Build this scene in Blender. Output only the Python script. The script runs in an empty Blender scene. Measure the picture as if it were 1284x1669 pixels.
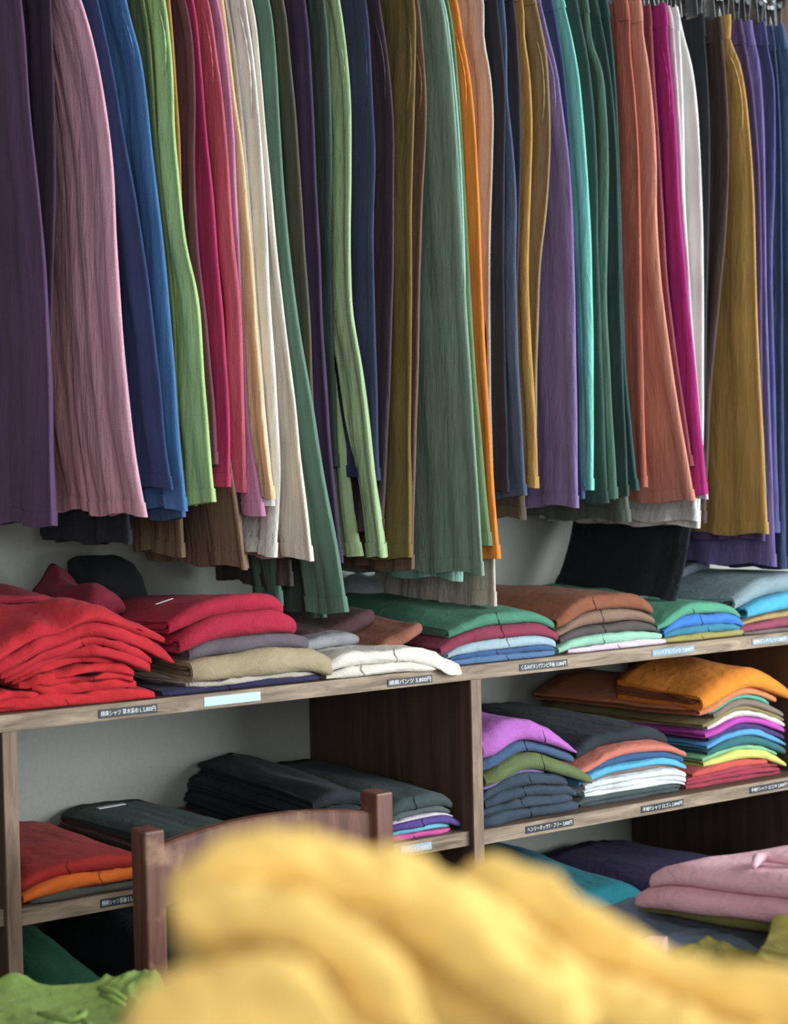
import bpy, bmesh, math, random, zlib
import numpy as np
from mathutils import Matrix, Vector, noise

# ------------------------------------------------------------------ camera, light, exposure
W, H, F = 1284.0, 1669.0, 2800.0
EYE = 1.288
YAW, PITCH, ROLL = 0.5974, -0.0288, -0.0226
SHELF_Y = 2.27            # front plane of the shelving
WALL_Y = 2.79             # plaster wall behind it
MAIN_Z, LOW_Z, BOT_Z = 0.950, 0.673, 0.396

_fw = np.array([math.sin(YAW)*math.cos(PITCH), math.cos(YAW)*math.cos(PITCH), math.sin(PITCH)])
_r0 = np.array([math.cos(YAW), -math.sin(YAW), 0.0]); _u0 = np.cross(_r0, _fw)
RT = _r0*math.cos(ROLL) + _u0*math.sin(ROLL)
UP = -_r0*math.sin(ROLL) + _u0*math.cos(ROLL)
EYEP = np.array([0, 0, EYE])

def ray(px, py): return _fw + RT*((px-W/2)/F) + UP*((H/2-py)/F)
def at(px, py, Y):            # photograph pixel -> point of the vertical plane y = Y
    v = ray(px, py); return EYEP + v*(Y/v[1])
def atz(px, py, z):           # pixel -> point of the horizontal plane at height z
    v = ray(px, py); return EYEP + v*((z-EYE)/v[2])
def atd(px, py, d):           # pixel -> point at camera depth d
    return EYEP + ray(px, py)*d

scene = bpy.context.scene
col = scene.collection
cd = bpy.data.cameras.new('camera'); cam = bpy.data.objects.new('camera', cd); col.objects.link(cam)
cd.sensor_fit = 'HORIZONTAL'; cd.sensor_width = 36.0; cd.lens = 36.0*F/W
cd.clip_start = 0.05; cd.clip_end = 50
cam.matrix_world = Matrix(((RT[0], UP[0], -_fw[0], 0), (RT[1], UP[1], -_fw[1], 0), (RT[2], UP[2], -_fw[2], EYE), (0, 0, 0, 1)))
cd.dof.use_dof = True; cd.dof.focus_distance = 2.75; cd.dof.aperture_fstop = (cd.lens/1000)/0.0125
scene.camera = cam

world = bpy.data.worlds.new('world'); scene.world = world; world.use_nodes = True
world.node_tree.nodes['Background'].inputs[0].default_value = (0.90, 0.95, 1.0, 1)
world.node_tree.nodes['Background'].inputs[1].default_value = 0.26

def area(name, loc, target, sx, sy, power, color):
    l = bpy.data.lights.new(name, 'AREA'); l.shape = 'RECTANGLE'; l.size = sx; l.size_y = sy
    l.energy = power; l.color = color
    o = bpy.data.objects.new(name, l); col.objects.link(o); o.location = loc
    o.rotation_euler = (Vector(target)-Vector(loc)).to_track_quat('-Z', 'Y').to_euler()
    return o
area('window_daylight', (3.2, -0.3, 1.55), (1.5, 2.4, 1.1), 1.7, 1.7, 130, (0.90, 0.96, 1.0))
area('shop_front_daylight', (-0.9, -2.0, 1.8), (1.2, 2.4, 1.2), 1.8, 1.6, 44, (0.94, 0.97, 1.0))
area('ceiling_lamp', (0.3, 0.6, 2.75), (0.7, 1.1, 0.8), 0.9, 0.9, 8, (1.0, 0.93, 0.82))

scene.view_settings.view_transform = 'Standard'
scene.view_settings.look = 'None'
scene.view_settings.gamma = 1.0
scene.view_settings.use_curve_mapping = False
scene.view_settings.exposure = 0.36

# ------------------------------------------------------------------ helpers
rng = random.Random(7)
def lin(c):
    return tuple(((v/255)/12.92 if v/255 <= .04045 else ((v/255+.055)/1.055)**2.4) for v in c)

def new_mat(name):
    m = bpy.data.materials.new(name); m.use_nodes = True
    nt = m.node_tree; return m, nt, nt.nodes['Principled BSDF']

_fab = {}
def fabric(c, kind):
    """woven cotton: kind 'hang' has vertical crinkles, 'fold' crinkles of no direction, 'knit' a soft fluffy face"""
    key = (c, kind)
    if key in _fab: return _fab[key]
    m, nt, b = new_mat('fabric_%s_%d' % (kind, len(_fab)))
    L = nt.links; N = nt.nodes
    tc = N.new('ShaderNodeTexCoord')
    mp = N.new('ShaderNodeMapping'); L.new(tc.outputs['Object'], mp.inputs[0])
    mp.inputs['Scale'].default_value = {'hang': (120, 80, 13), 'fold': (38, 38, 60), 'knit': (60, 60, 60)}[kind]
    n1 = N.new('ShaderNodeTexNoise'); n1.inputs['Scale'].default_value = 1.0; n1.inputs['Detail'].default_value = 4
    n1.inputs['Distortion'].default_value = .3 if kind == 'hang' else .6
    L.new(mp.outputs[0], n1.inputs['Vector'])
    n2 = N.new('ShaderNodeTexNoise'); n2.inputs['Scale'].default_value = 520; n2.inputs['Detail'].default_value = 2
    L.new(tc.outputs['Object'], n2.inputs['Vector'])
    n3 = N.new('ShaderNodeTexNoise'); n3.inputs['Scale'].default_value = 7; n3.inputs['Detail'].default_value = 5
    L.new(tc.outputs['Object'], n3.inputs['Vector'])
    ramp = N.new('ShaderNodeValToRGB')
    g_ = .3*c[0]+.55*c[1]+.15*c[2]; sat = .80 if kind == 'hang' else .92
    l = lin(tuple((g_+(v-g_)*sat)*{'hang': .96, 'fold': .90, 'knit': 1.0}[kind] for v in c))
    ramp.color_ramp.elements[0].position = .3; ramp.color_ramp.elements[1].position = .7
    ramp.color_ramp.elements[0].color = tuple(v*.82 for v in l)+(1,)
    ramp.color_ramp.elements[1].color = tuple(min(1, v*1.12+.004) for v in l)+(1,)
    mx = N.new('ShaderNodeMath'); mx.operation = 'MULTIPLY_ADD'; mx.inputs[1].default_value = .28 if kind == 'hang' else .45
    L.new(n1.outputs[0], mx.inputs[0])
    m2 = N.new('ShaderNodeMath'); m2.operation = 'MULTIPLY'; m2.inputs[1].default_value = .72 if kind == 'hang' else .55
    L.new(n3.outputs[0], m2.inputs[0]); L.new(m2.outputs[0], mx.inputs[2])
    L.new(mx.outputs[0], ramp.inputs[0]); L.new(ramp.outputs[0], b.inputs['Base Color'])
    b.inputs['Roughness'].default_value = .9
    b.inputs['Specular IOR Level'].default_value = .2
    b.inputs['Sheen Weight'].default_value = .03; b.inputs['Sheen Roughness'].default_value = .5
    bp = N.new('ShaderNodeBump'); bp.inputs['Distance'].default_value = {'hang': .007, 'fold': .005, 'knit': .006}[kind]
    bp.inputs['Strength'].default_value = {'hang': .6, 'fold': .65, 'knit': .6}[kind]
    L.new(n1.outputs[0], bp.inputs['Height'])
    bp2 = N.new('ShaderNodeBump'); bp2.inputs['Distance'].default_value = .0018; bp2.inputs['Strength'].default_value = .5
    L.new(n2.outputs[0], bp2.inputs['Height']); L.new(bp.outputs[0], bp2.inputs['Normal'])
    L.new(bp2.outputs[0], b.inputs['Normal'])
    _fab[key] = m
    return m

def wood(name, dark, light, scale, rough=.6, wear=0):
    m, nt, b = new_mat(name); L = nt.links; N = nt.nodes
    tc = N.new('ShaderNodeTexCoord'); mp = N.new('ShaderNodeMapping'); L.new(tc.outputs['Object'], mp.inputs[0])
    mp.inputs['Scale'].default_value = scale
    n1 = N.new('ShaderNodeTexNoise'); n1.inputs['Scale'].default_value = 1; n1.inputs['Detail'].default_value = 8
    n1.inputs['Roughness'].default_value = .65; n1.inputs['Distortion'].default_value = .8
    L.new(mp.outputs[0], n1.inputs['Vector'])
    r = N.new('ShaderNodeValToRGB'); r.color_ramp.elements[0].position = .32; r.color_ramp.elements[1].position = .68
    r.color_ramp.elements[0].color = lin(dark)+(1,); r.color_ramp.elements[1].color = lin(light)+(1,)
    L.new(n1.outputs[0], r.inputs[0])
    out = r.outputs[0]
    if wear:
        n2 = N.new('ShaderNodeTexNoise'); n2.inputs['Scale'].default_value = 16; n2.inputs['Detail'].default_value = 8
        L.new(tc.outputs['Object'], n2.inputs['Vector'])
        rr = N.new('ShaderNodeValToRGB'); rr.color_ramp.elements[0].position = .6; rr.color_ramp.elements[1].position = .72
        L.new(n2.outputs[0], rr.inputs[0])
        mm = N.new('ShaderNodeMath'); mm.operation = 'MULTIPLY'; mm.inputs[1].default_value = wear
        L.new(rr.outputs[0], mm.inputs[0])
        mix = N.new('ShaderNodeMixRGB'); mix.inputs[2].default_value = lin((176, 140, 112))+(1,)
        L.new(mm.outputs[0], mix.inputs[0]); L.new(out, mix.inputs[1]); out = mix.outputs[0]
    L.new(out, b.inputs['Base Color']); b.inputs['Roughness'].default_value = rough
    bp = N.new('ShaderNodeBump'); bp.inputs['Distance'].default_value = .002; bp.inputs['Strength'].default_value = .5
    L.new(n1.outputs[0], bp.inputs['Height']); L.new(bp.outputs[0], b.inputs['Normal'])
    return m

def plain(name, c, rough=.5, metal=0, bump=0):
    m, nt, b = new_mat(name)
    N = nt.nodes; L = nt.links
    n = N.new('ShaderNodeTexNoise'); n.inputs['Scale'].default_value = 9; n.inputs['Detail'].default_value = 6
    tc = N.new('ShaderNodeTexCoord'); L.new(tc.outputs['Object'], n.inputs['Vector'])
    r = N.new('ShaderNodeValToRGB'); l = lin(c)
    r.color_ramp.elements[0].color = tuple(v*.9 for v in l)+(1,); r.color_ramp.elements[1].color = tuple(min(1, v*1.08) for v in l)+(1,)
    L.new(n.outputs[0], r.inputs[0]); L.new(r.outputs[0], b.inputs['Base Color'])
    b.inputs['Roughness'].default_value = rough; b.inputs['Metallic'].default_value = metal
    if bump:
        n.inputs['Scale'].default_value = 120
        bp = N.new('ShaderNodeBump'); bp.inputs['Distance'].default_value = bump; L.new(n.outputs[0], bp.inputs['Height'])
        L.new(bp.outputs[0], b.inputs['Normal'])
    return m

def link(name, me, mat=None, parent=None, loc=None):
    o = bpy.data.objects.new(name, me); col.objects.link(o)
    if mat is not None: me.materials.append(mat)
    if parent is not None: o.parent = parent
    if loc is not None: o.location = loc
    return o
def thing(name, loc, label, cat, group=None):
    o = bpy.data.objects.new(name, None); col.objects.link(o); o.location = loc; o.empty_display_size = .03
    o['label'] = label; o['category'] = cat
    if group: o['group'] = group
    return o
def mesh(verts, faces, smooth=True, flat_from=None):
    me = bpy.data.meshes.new('mesh'); me.from_pydata([tuple(map(float, v)) for v in verts], [], faces)
    n = len(me.polygons); s = np.full(n, smooth, bool)
    if flat_from is not None: s[flat_from:] = False
    me.polygons.foreach_set('use_smooth', s)
    me.update(); return me
def bm_mesh(bm, smooth=False):
    me = bpy.data.meshes.new('mesh'); bm.normal_update(); bm.to_mesh(me); bm.free()
    if smooth: me.polygons.foreach_set('use_smooth', np.ones(len(me.polygons), bool))
    return me
def box_mesh(lo, hi, bevel=.0015):
    bm = bmesh.new(); bmesh.ops.create_cube(bm, size=1)
    lo = Vector(lo); hi = Vector(hi)
    for v in bm.verts: v.co = Vector((lo[i] if v.co[i] < 0 else hi[i]) for i in range(3))
    if bevel: bmesh.ops.bevel(bm, geom=bm.edges[:], offset=bevel, segments=2, profile=.5, affect='EDGES')
    return bm_mesh(bm)
def tube_pts(pts, rad, n=8, closed=False):
    """verts/faces of a tube through pts; rad scalar or list"""
    pts = [np.array(p, float) for p in pts]; m = len(pts)
    rad = [rad]*m if np.isscalar(rad) else rad
    V, Fc = [], []
    prev = None
    for i, p in enumerate(pts):
        t = pts[min(i+1, m-1)]-pts[max(i-1, 0)]; t = t/(np.linalg.norm(t)+1e-12)
        if prev is None:
            a = np.array([0, 0, 1.]) if abs(t[2]) < .9 else np.array([1., 0, 0])
        else: a = prev
        n1 = a-t*(a@t); n1 /= np.linalg.norm(n1)+1e-12; n2 = np.cross(t, n1); prev = n1
        for k in range(n):
            an = 2*math.pi*k/n; V.append(p+rad[i]*(n1*math.cos(an)+n2*math.sin(an)))
    for i in range(m-1):
        for k in range(n):
            Fc.append((i*n+k, i*n+(k+1) % n, (i+1)*n+(k+1) % n, (i+1)*n+k))
    Fc.append(tuple(range(n-1, -1, -1))); Fc.append(tuple((m-1)*n+k for k in range(n)))
    return V, Fc
def merge(parts):
    V, Fc = [], []
    for v, f in parts:
        o = len(V); V += list(v); Fc += [tuple(i+o for i in q) for q in f]
    return V, Fc

# ------------------------------------------------------------------ structure and furniture
M_WALL = plain('plaster_wall', (160, 162, 154), .95, 0, .0006)
M_FLOOR = wood('floor_boards', (70, 52, 40), (105, 80, 60), (2, 18, 18))
M_PANEL = wood('stained_panel', (64, 48, 38), (98, 76, 60), (26, 26, 1.6), .62)
M_BOARD = wood('stained_board', (70, 55, 45), (112, 92, 76), (1.6, 30, 30), .55)
M_EDGE = wood('weathered_lit_edge', (88, 72, 56), (162, 144, 122), (9, 60, 70), .7)  # edge colour paled for wear and for the window light falling on it
M_EDGEV = wood('weathered_lit_upright_edge', (100, 80, 66), (146, 124, 104), (70, 60, 7), .7)  # upright edges paled likewise, wear and window light in one colour
M_CHAIR = wood('worn_mahogany', (82, 50, 40), (122, 82, 68), (40, 40, 4), .42, .55)
M_TABLE = wood('table_wood', (90, 66, 48), (130, 100, 74), (2.5, 24, 24))
M_STEEL = plain('chrome_steel', (205, 208, 210), .22, 1)
M_DARKSTEEL = plain('dark_steel', (58, 60, 62), .45, .8)
M_LABEL = plain('black_tape', (26, 30, 34), .5)
M_LABELW = plain('glossy_glare_tape', (176, 226, 234), .25)  # pale blue colour stands for glare on the glossy tape
M_INK = plain('white_lettering', (226, 230, 230), .6)
M_INKD = plain('grey_lettering', (96, 120, 134), .6)
M_GLASSTAG = plain('white_cotton_tag', (222, 226, 228), .8)

def structure(name, me, m):
    o = link(name, me, m); o['kind'] = 'structure'; return o
structure('wall_back', box_mesh((-1.6, WALL_Y, 0), (5.2, WALL_Y+.1, 2.9), 0), M_WALL)
structure('added_dark_board_1', box_mesh((-1.6, WALL_Y-.018, 1.74), (5.2, WALL_Y-.0005, 2.6), .002), M_PANEL)  # added dark board, darkens the view behind hangers and between trousers
structure('floor', box_mesh((-1.6, -1.2, -.06), (5.2, WALL_Y+.1, 0), 0), M_FLOOR)

pA0 = at(5.5, 1250, SHELF_Y)[0]; UPW = .021
xA = at(17, 1250, SHELF_Y)[0]-UPW/2         # left upright, lower left corner
xB = at(777.5, 1200, SHELF_Y)[0]-UPW/2      # divider
xC = xB + (xB-xA)*1.0                        # right end panel of the right bay
xL = xA - (xB-xA)
TH = .024
shelves = thing('shelving_unit', (xA, SHELF_Y, 0), 'dark wooden open shelving unit along the plaster wall holding the folded clothes', 'shelf')
def part(name, me, m, parent, base, label=None):
    me.transform(Matrix.Translation(-Vector(base)))
    o = link(name, me, m, parent)
    if label: o['label'] = label
    return o
SB = (xA, SHELF_Y, 0)
def board(x0, x1, z, yf, name='shelf'):
    b = part(name, box_mesh((x0, yf+.0045, z-TH), (x1, WALL_Y-.004, z), .001), M_BOARD, shelves, SB)
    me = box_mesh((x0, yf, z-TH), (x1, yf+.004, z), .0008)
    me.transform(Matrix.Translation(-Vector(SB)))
    e = link('front_edge', me, M_EDGE, b); e['label'] = 'weathered front edge of the shelf board, coloured paler for window light'
    return b
top_board = board(xL, xC+UPW, MAIN_Z, SHELF_Y, 'top_board')
low_shelves = []
for i, (x0, x1) in enumerate(((xL+UPW, xA), (xA+UPW, xB), (xB+UPW, xC))):
    yf = SHELF_Y+(.012 if i < 2 else .002)
    low_shelves.append(board(x0+.0005, x1-.0005, LOW_Z if i else LOW_Z+.004, yf))
    board(x0+.0005, x1-.0005, BOT_Z, SHELF_Y+.012)
for x in (xL, xA, xB, xC):
    p = part('upright', box_mesh((x, SHELF_Y+.0045, .001), (x+UPW, WALL_Y-.004, MAIN_Z-TH-.0002), .001), M_PANEL, shelves, SB)
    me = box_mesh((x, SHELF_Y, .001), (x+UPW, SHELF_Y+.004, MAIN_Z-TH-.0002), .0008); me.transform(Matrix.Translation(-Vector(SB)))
    e = link('front_edge', me, M_EDGEV, p); e['label'] = 'worn front edge of the upright panel, coloured paler for window light'

# shelf labels: tape strips with lettering, stuck on the front edges
def text_mesh(s, size):
    c = bpy.data.curves.new('text', 'FONT'); c.body = s; c.size = size; c.extrude = 0; c.resolution_u = 2
    o = bpy.data.objects.new('text', c); col.objects.link(o)
    dg = bpy.context.evaluated_depsgraph_get()
    me = bpy.data.meshes.new_from_object(o.evaluated_get(dg))
    bpy.data.objects.remove(o); bpy.data.curves.remove(c)
    return me
def shelf_label(x0p, x1p, yp, z, yf, texts, board_obj, tape=None, ink=None, label=None, hgt=.0125, dz=0):
    """tape from pixel x0p to x1p, yp a pixel on the shelf edge, lettering fitted to the tape"""
    X0 = at(x0p, yp, yf)[0]; X1 = at(x1p, yp, yf)[0]
    zc = z-TH/2+dz
    me = box_mesh((X0, yf-.0012, zc-hgt/2), (X1, yf-.0001, zc+hgt/2), .0003)
    t = part('shelf_label', me, tape or M_LABEL, shelves, SB, label)
    if texts:
        tm = text_mesh(texts, hgt*.8)
        vs = np.array([v.co[:] for v in tm.vertices])
        if len(vs):
            lo = vs.min(0); hi = vs.max(0)
            sx = (X1-X0)*.93/(hi[0]-lo[0]); sz = hgt*.66/(hi[1]-lo[1])
            for v in tm.vertices:
                x, y = v.co.x, v.co.y
                v.co = (X0+(X1-X0)*.035+(x-lo[0])*sx-SB[0], yf-.0014-SB[1], zc-hgt*.33+(y-lo[1])*sz-SB[2])
            l = link('lettering', tm, ink or M_INK, t)
    return t
tb = top_board
shelf_label(160, 256, 1152, MAIN_Z, SHELF_Y, '綿麻シャツ 草木染め L 5,800円', tb, label='black label tape with white lettering below the red shirts', dz=-.001)
shelf_label(332, 424, 1136, MAIN_Z, SHELF_Y, '', tb, M_LABELW, M_INKD, 'glossy blank label strip, its pale glare painted on, below the khaki trousers', .0135)
shelf_label(631, 704, 1110, MAIN_Z, SHELF_Y, '綿麻パンツ 5,800円', tb, label='label tape partly covered by the cream trousers', dz=-.002)
shelf_label(846, 924, 1081, MAIN_Z, SHELF_Y, 'くるみボタンTワンピ半袖 15,800円', tb, label='black label tape with white lettering below the blue shirts', dz=-.0005)
shelf_label(1062, 1131, 1059, MAIN_Z, SHELF_Y, 'ジンバブエパンツ 7,800円', tb, plain('grey_blue_tape', (112, 140, 158), .4), None, 'grey blue label tape below the pale pink and olive clothes')
shelf_label(1225, 1283, 1042, MAIN_Z, SHELF_Y, '綿麻ロングパンツ 7,800円', tb, plain('grey_tape', (120, 134, 136), .4), None, 'grey label tape at the right end of the top board')
shelf_label(856, 934, 1340, LOW_Z, SHELF_Y+.002, 'ヘンリーネックT・フリー 3,800円', low_shelves[2], label='black label tape below the dark navy shirts')
shelf_label(1044, 1113, 1310, LOW_Z, SHELF_Y+.002, '半袖Tシャツ ロゴ L 2,800円', low_shelves[2], label='black label tape below the white shirts')
shelf_label(1221, 1283, 1282, LOW_Z, SHELF_Y+.002, '半袖Tシャツ ロゴ M 2,800円', low_shelves[2], label='black label tape below the dark red shirts')
shelf_label(163, 232, 1470, LOW_Z, SHELF_Y+.012, '綿麻シャツ長袖 S 5,800円', low_shelves[1], label='black label tape below the orange shirt')
shelf_label(652, 703, 1382, LOW_Z, SHELF_Y+.012, '綿麻Tシャツ 4,800円', low_shelves[1], plain('blue_grey_tape', (150, 172, 186), .3), None, 'shiny label tape below the pink shirt')

# ------------------------------------------------------------------ rail, hangers, trousers
RAIL_Y = 2.53
Z_WAIST = at(1160, 24, 2.42)[2]
RAIL_Z = Z_WAIST+.135
rx0, rx1 = at(-120, 100, RAIL_Y)[0], at(1420, 100, RAIL_Y)[0]
rail = thing('clothes_rail', (rx0, RAIL_Y, RAIL_Z), 'dark steel hanging rail above the row of trousers', 'rail')
v, f = tube_pts([(rx0, RAIL_Y, RAIL_Z), (rx1, RAIL_Y, RAIL_Z)], .0125, 16)
part('rail_tube', mesh(v, f), M_DARKSTEEL, rail, (rx0, RAIL_Y, RAIL_Z))
for fx in (.02, .5, .98):
    X = rx0+(rx1-rx0)*fx
    v, f = merge([tube_pts([(X, RAIL_Y, RAIL_Z+.012), (X, RAIL_Y, RAIL_Z+.05), (X, WALL_Y-.0185, RAIL_Z+.05)], .007, 8),
                  tube_pts([(X, WALL_Y-.025, RAIL_Z+.05), (X, WALL_Y-.0182, RAIL_Z+.05)], .03, 16)])
    part('wall_bracket', mesh(v, f), M_DARKSTEEL, rail, (rx0, RAIL_Y, RAIL_Z))

HB = .066            # hanger bar height over the waistband top
def _arc(c, r, a0, a1, n, plane='yz'):
    out = []
    for i in range(n+1):
        a = math.radians(a0+(a1-a0)*i/n)
        out.append((0, c[0]+r*math.cos(a), c[1]+r*math.sin(a)))
    return out
hook_pts = [(0, 0, HB-.004), (0, 0, HB+.022), (0, -.010, HB+.040)] + _arc((0, .135), .0150, 205, -20, 14)
me_hook = mesh(*tube_pts(hook_pts, .0018, 8))
me_bar = mesh(*tube_pts([(0, -.165, HB-.006), (0, -.15, HB), (0, 0, HB+.004), (0, .15, HB), (0, .165, HB-.006)], .0022, 8))
def clip_mesh():
    bm = bmesh.new()
    for s in (-1, 1):           # two jaws leaning together
        r = bmesh.ops.create_cube(bm, size=1)
        for v_ in r['verts']:
            x, y, z = v_.co
            lean = s*(.0045+(.5+z)*.005)
            v_.co = Vector((lean+x*.0016, y*.03, -.008+(z+.5)*.052))
    r = bmesh.ops.create_cone(bm, cap_ends=True, segments=12, radius1=.0045, radius2=.0045, depth=.034,
                              matrix=Matrix.Translation((0, 0, .034)) @ Matrix.Rotation(math.pi/2, 4, 'X'))
    for y in (-.013, .013):
        bmesh.ops.create_uvsphere(bm, u_segments=8, v_segments=6, radius=.0042, matrix=Matrix.Translation((-.009, y, .048)))
    b2 = bmesh.ops.create_cube(bm, size=1)
    for v_ in b2['verts']:
        v_.co = Vector((v_.co.x*.004, v_.co.y*.004, .044+(v_.co.z+.5)*.026))
    return bm_mesh(bm)
me_clip = clip_mesh()
for m_ in (me_hook, me_bar, me_clip): m_.materials.append(M_STEEL)
def hanger(base, phi, label):
    t = thing('trouser_hanger', base, label, 'hanger', 'steel clip hangers on the rail')
    t.rotation_euler.z = -phi
    for nm, me in (('hook', me_hook), ('hanger_bar', me_bar)): link(nm, me, None, t)
    for y in (-.105, .105):
        c = link('clip', me_clip, None, t, (0, y, 0))
    return t

def smooth_interp(pts, q):
    ys = np.array([p[1] for p in pts], float); xs = np.array([p[0] for p in pts], float)
    o = np.argsort(ys); ys = ys[o]; xs = xs[o]
    # monotone-ish cubic (catmull) interpolation
    q = np.asarray(q, float); m = np.gradient(xs, ys) if len(xs) > 1 else np.zeros(1)
    out = np.empty_like(q)
    for i, y in enumerate(q):
        if y <= ys[0]: out[i] = xs[0]+(y-ys[0])*m[0]*.6; continue
        if y >= ys[-1]: out[i] = xs[-1]+(y-ys[-1])*m[-1]; continue
        k = np.searchsorted(ys, y)-1; h = ys[k+1]-ys[k]; t = (y-ys[k])/h
        out[i] = ((2*t**3-3*t*t+1)*xs[k]+(t**3-2*t*t+t)*h*m[k]+(-2*t**3+3*t*t)*xs[k+1]+(t**3-t*t)*h*m[k+1])
    return out

TROUSERS = []
def trousers(label, c, pts, **k): TROUSERS.append((label, c, pts, k))
def hang_all():
    """sort the pairs along the rail and keep neighbours from running through each other"""
    zs = np.linspace(.9, Z_WAIST, 30); rows = []
    for label, c, pts, k in TROUSERS:
        yo = k.get('yoff', 0.0); hem = k.get('hem') or max(p[1] for p in pts)
        ys = np.linspace(-120, hem, 50); xs = smooth_interp(pts, ys)
        Yn = RAIL_Y-(.13+.11*np.clip((ys+40)/(hem+40), 0, 1)**.8)+yo
        P = np.array([at(x, y, Y) for x, y, Y in zip(xs, ys, Yn)])
        ty = np.interp(zs, P[::-1, 2], (P[:, 0]/P[:, 1])[::-1]); yy = np.interp(zs, P[::-1, 2], P[::-1, 1])
        rows.append([np.mean(ty[12:]*yy[12:]), ty, yy, P[-1, 2], (label, c, pts, k)])
    rows.sort(key=lambda r: r[0])
    prev = None; GAP = .0125
    for r in rows:
        _, ty, yy, zh, sp = r
        if prev is not None:
            need = (prev+GAP)/ty
            add = np.maximum(0, need-yy); add[zs < zh-.03] = 0
            for _ in range(4): add = np.maximum(add, np.convolve(np.pad(add, 2, mode='edge'), np.ones(5)/5, 'valid'))
            add = np.minimum(add, .16)
        else: add = np.zeros_like(yy)
        X = ty*(yy+add); 
        cur = X.copy(); cur[zs < zh-.03] = -9
        prev = cur if prev is None else np.maximum(cur, np.where(zs < zh-.03, prev, cur))
        label, c, pts, k = sp
        build_trousers(label, c, pts, push=(zs, add), **k)
def build_trousers(label, c, pts, push=None, hem=None, legw=.235, full=.44, yoff=0.0, phi=None, c2=None, far=True, far_dz=0.004, pocket=None,
             thick=.006, amp=1.0, hung=True, seed=None, gap=0.0):
    r = random.Random(zlib.crc32(label.encode()))
    phi = math.radians(phi if phi is not None else r.uniform(-3, 3))
    u = np.array([math.sin(phi), math.cos(phi), 0]); n = np.array([math.cos(phi), -math.sin(phi), 0])
    yh = hem if hem is not None else max(p[1] for p in pts)
    # pixel row of the waist for this garment
    ytop = 0.0
    for _ in range(12):
        x = smooth_interp(pts, [ytop])[0]; p = at(x, ytop, 2.40+yoff)
        ytop += (p[2]-Z_WAIST)*F/2.7
    K = 44
    ys = np.linspace(ytop, yh, K)
    xs = smooth_interp(pts, ys)
    T = (ys-ytop)/(yh-ytop)
    near = []
    for i in range(K):
        Yn = RAIL_Y-(.13+.11*T[i]**.8)+yoff
        p = at(xs[i], ys[i], Yn)
        if push is not None: p = at(xs[i], ys[i], Yn+float(np.interp(p[2], push[0], push[1])))
        near.append(p)
    near = np.array(near)
    base = near[0]+u*.13
    mat = fabric(c, 'hang')
    root = thing('trousers', base, label, 'trousers', 'trousers hanging in a row on the rail')
    ph = [r.uniform(0, 6.28) for _ in range(8)]; wl = [r.uniform(.028, .04), r.uniform(.05, .08), r.uniform(.1, .16)]
    def fold(s, t, k):
        g = max(0, 1-t*3.2)        # gathers under the waistband
        a = .0030*g*math.sin(6.283*s/.014+ph[0]+k)
        a += .0011*math.sin(6.283*s/.011+ph[7]+3*math.sin(4*t+ph[1])+k)*(.5+t)
        a += (.0024+.0018*t)*math.sin(6.283*s/wl[0]+ph[1]+2.2*math.sin(2.1*t+ph[2])+k)
        a += (.0026+.0022*t)*math.sin(6.283*s/wl[1]+ph[3]+1.5*math.sin(3.1*t+ph[4])+2*k)
        a += .004*t*math.sin(6.283*s/wl[2]+ph[5]+t*2.2)
        a += .0016*math.sin(31*t+60*s+ph[6])*t
        return a*amp*min(1, .25+s/.03)
    Mn = 44
    tl = mat
    def rings(s0, s1, offn, levels, infl=0.0, k=0.0, dz=0.0):
        R = []
        for i in levels:
            t = T[i]; a0, a1 = s0(t), s1(t); w = a1-a0
            N0 = near[i]
            row = []
            for j in range(Mn):
                a = 2*math.pi*j/Mn
                cc = (1-math.cos(a))/2
                s = a0+w*cc
                sn = math.sin(a); side = math.copysign(abs(sn)**.55, sn)
                th = thick*(.75+.5*t) + infl
                off = offn(t)+side*th+fold(s, t, k)*(1 if side > 0 else .8)
                if infl: s = a0-infl+(w+2*infl)*cc
                row.append(N0+u*s+n*off+np.array([0, 0, dz*t+.0035*math.sin(s*40+ph[7])*(t**6)]))
            R.append(row)
        return R
    def skin(R):
        V = [p-base for row in R for p in row]; m = len(R); Fc = []
        for i in range(m-1):
            for j in range(Mn):
                Fc.append((i*Mn+j, (i+1)*Mn+j, (i+1)*Mn+(j+1) % Mn, i*Mn+(j+1) % Mn))
        return V, Fc
    lw, fw_ = legw, full
    n0, n1 = (lambda t: 0.0), (lambda t: .135+(lw-.135)*min(1, t*1.15)**.9)
    f0, f1 = (lambda t: .125+gap+(fw_-lw-.125)*t), (lambda t: .26+(fw_-.26)*t)
    legs = [('leg', n0, n1, (lambda t: 0.0), 0.0, 0.0, c)]
    if far: legs.append(('leg', f0, f1, (lambda t: .005*t-.001), 2.1, far_dz, c2 or c))
    for nm, a0, a1, of, k, dz, cc in legs:
        o = link(nm, mesh(*skin(rings(a0, a1, of, range(K), 0, k, dz))), fabric(cc, 'hang'), root)
        lv = [i for i in range(K) if (yh-ys[i]) < 34]
        if len(lv) > 1:
            link('hem', mesh(*skin(rings(a0, a1, of, lv, .0020, k, dz))), fabric(cc, 'hang'), o)
    wv = [i for i in range(K) if (ys[i]-ytop) < 42]
    link('waistband', mesh(*skin(rings(n0, (lambda t: .262+.1*t), (lambda t: 0.0), wv, .0018, 0.7))), mat, root)
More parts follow.
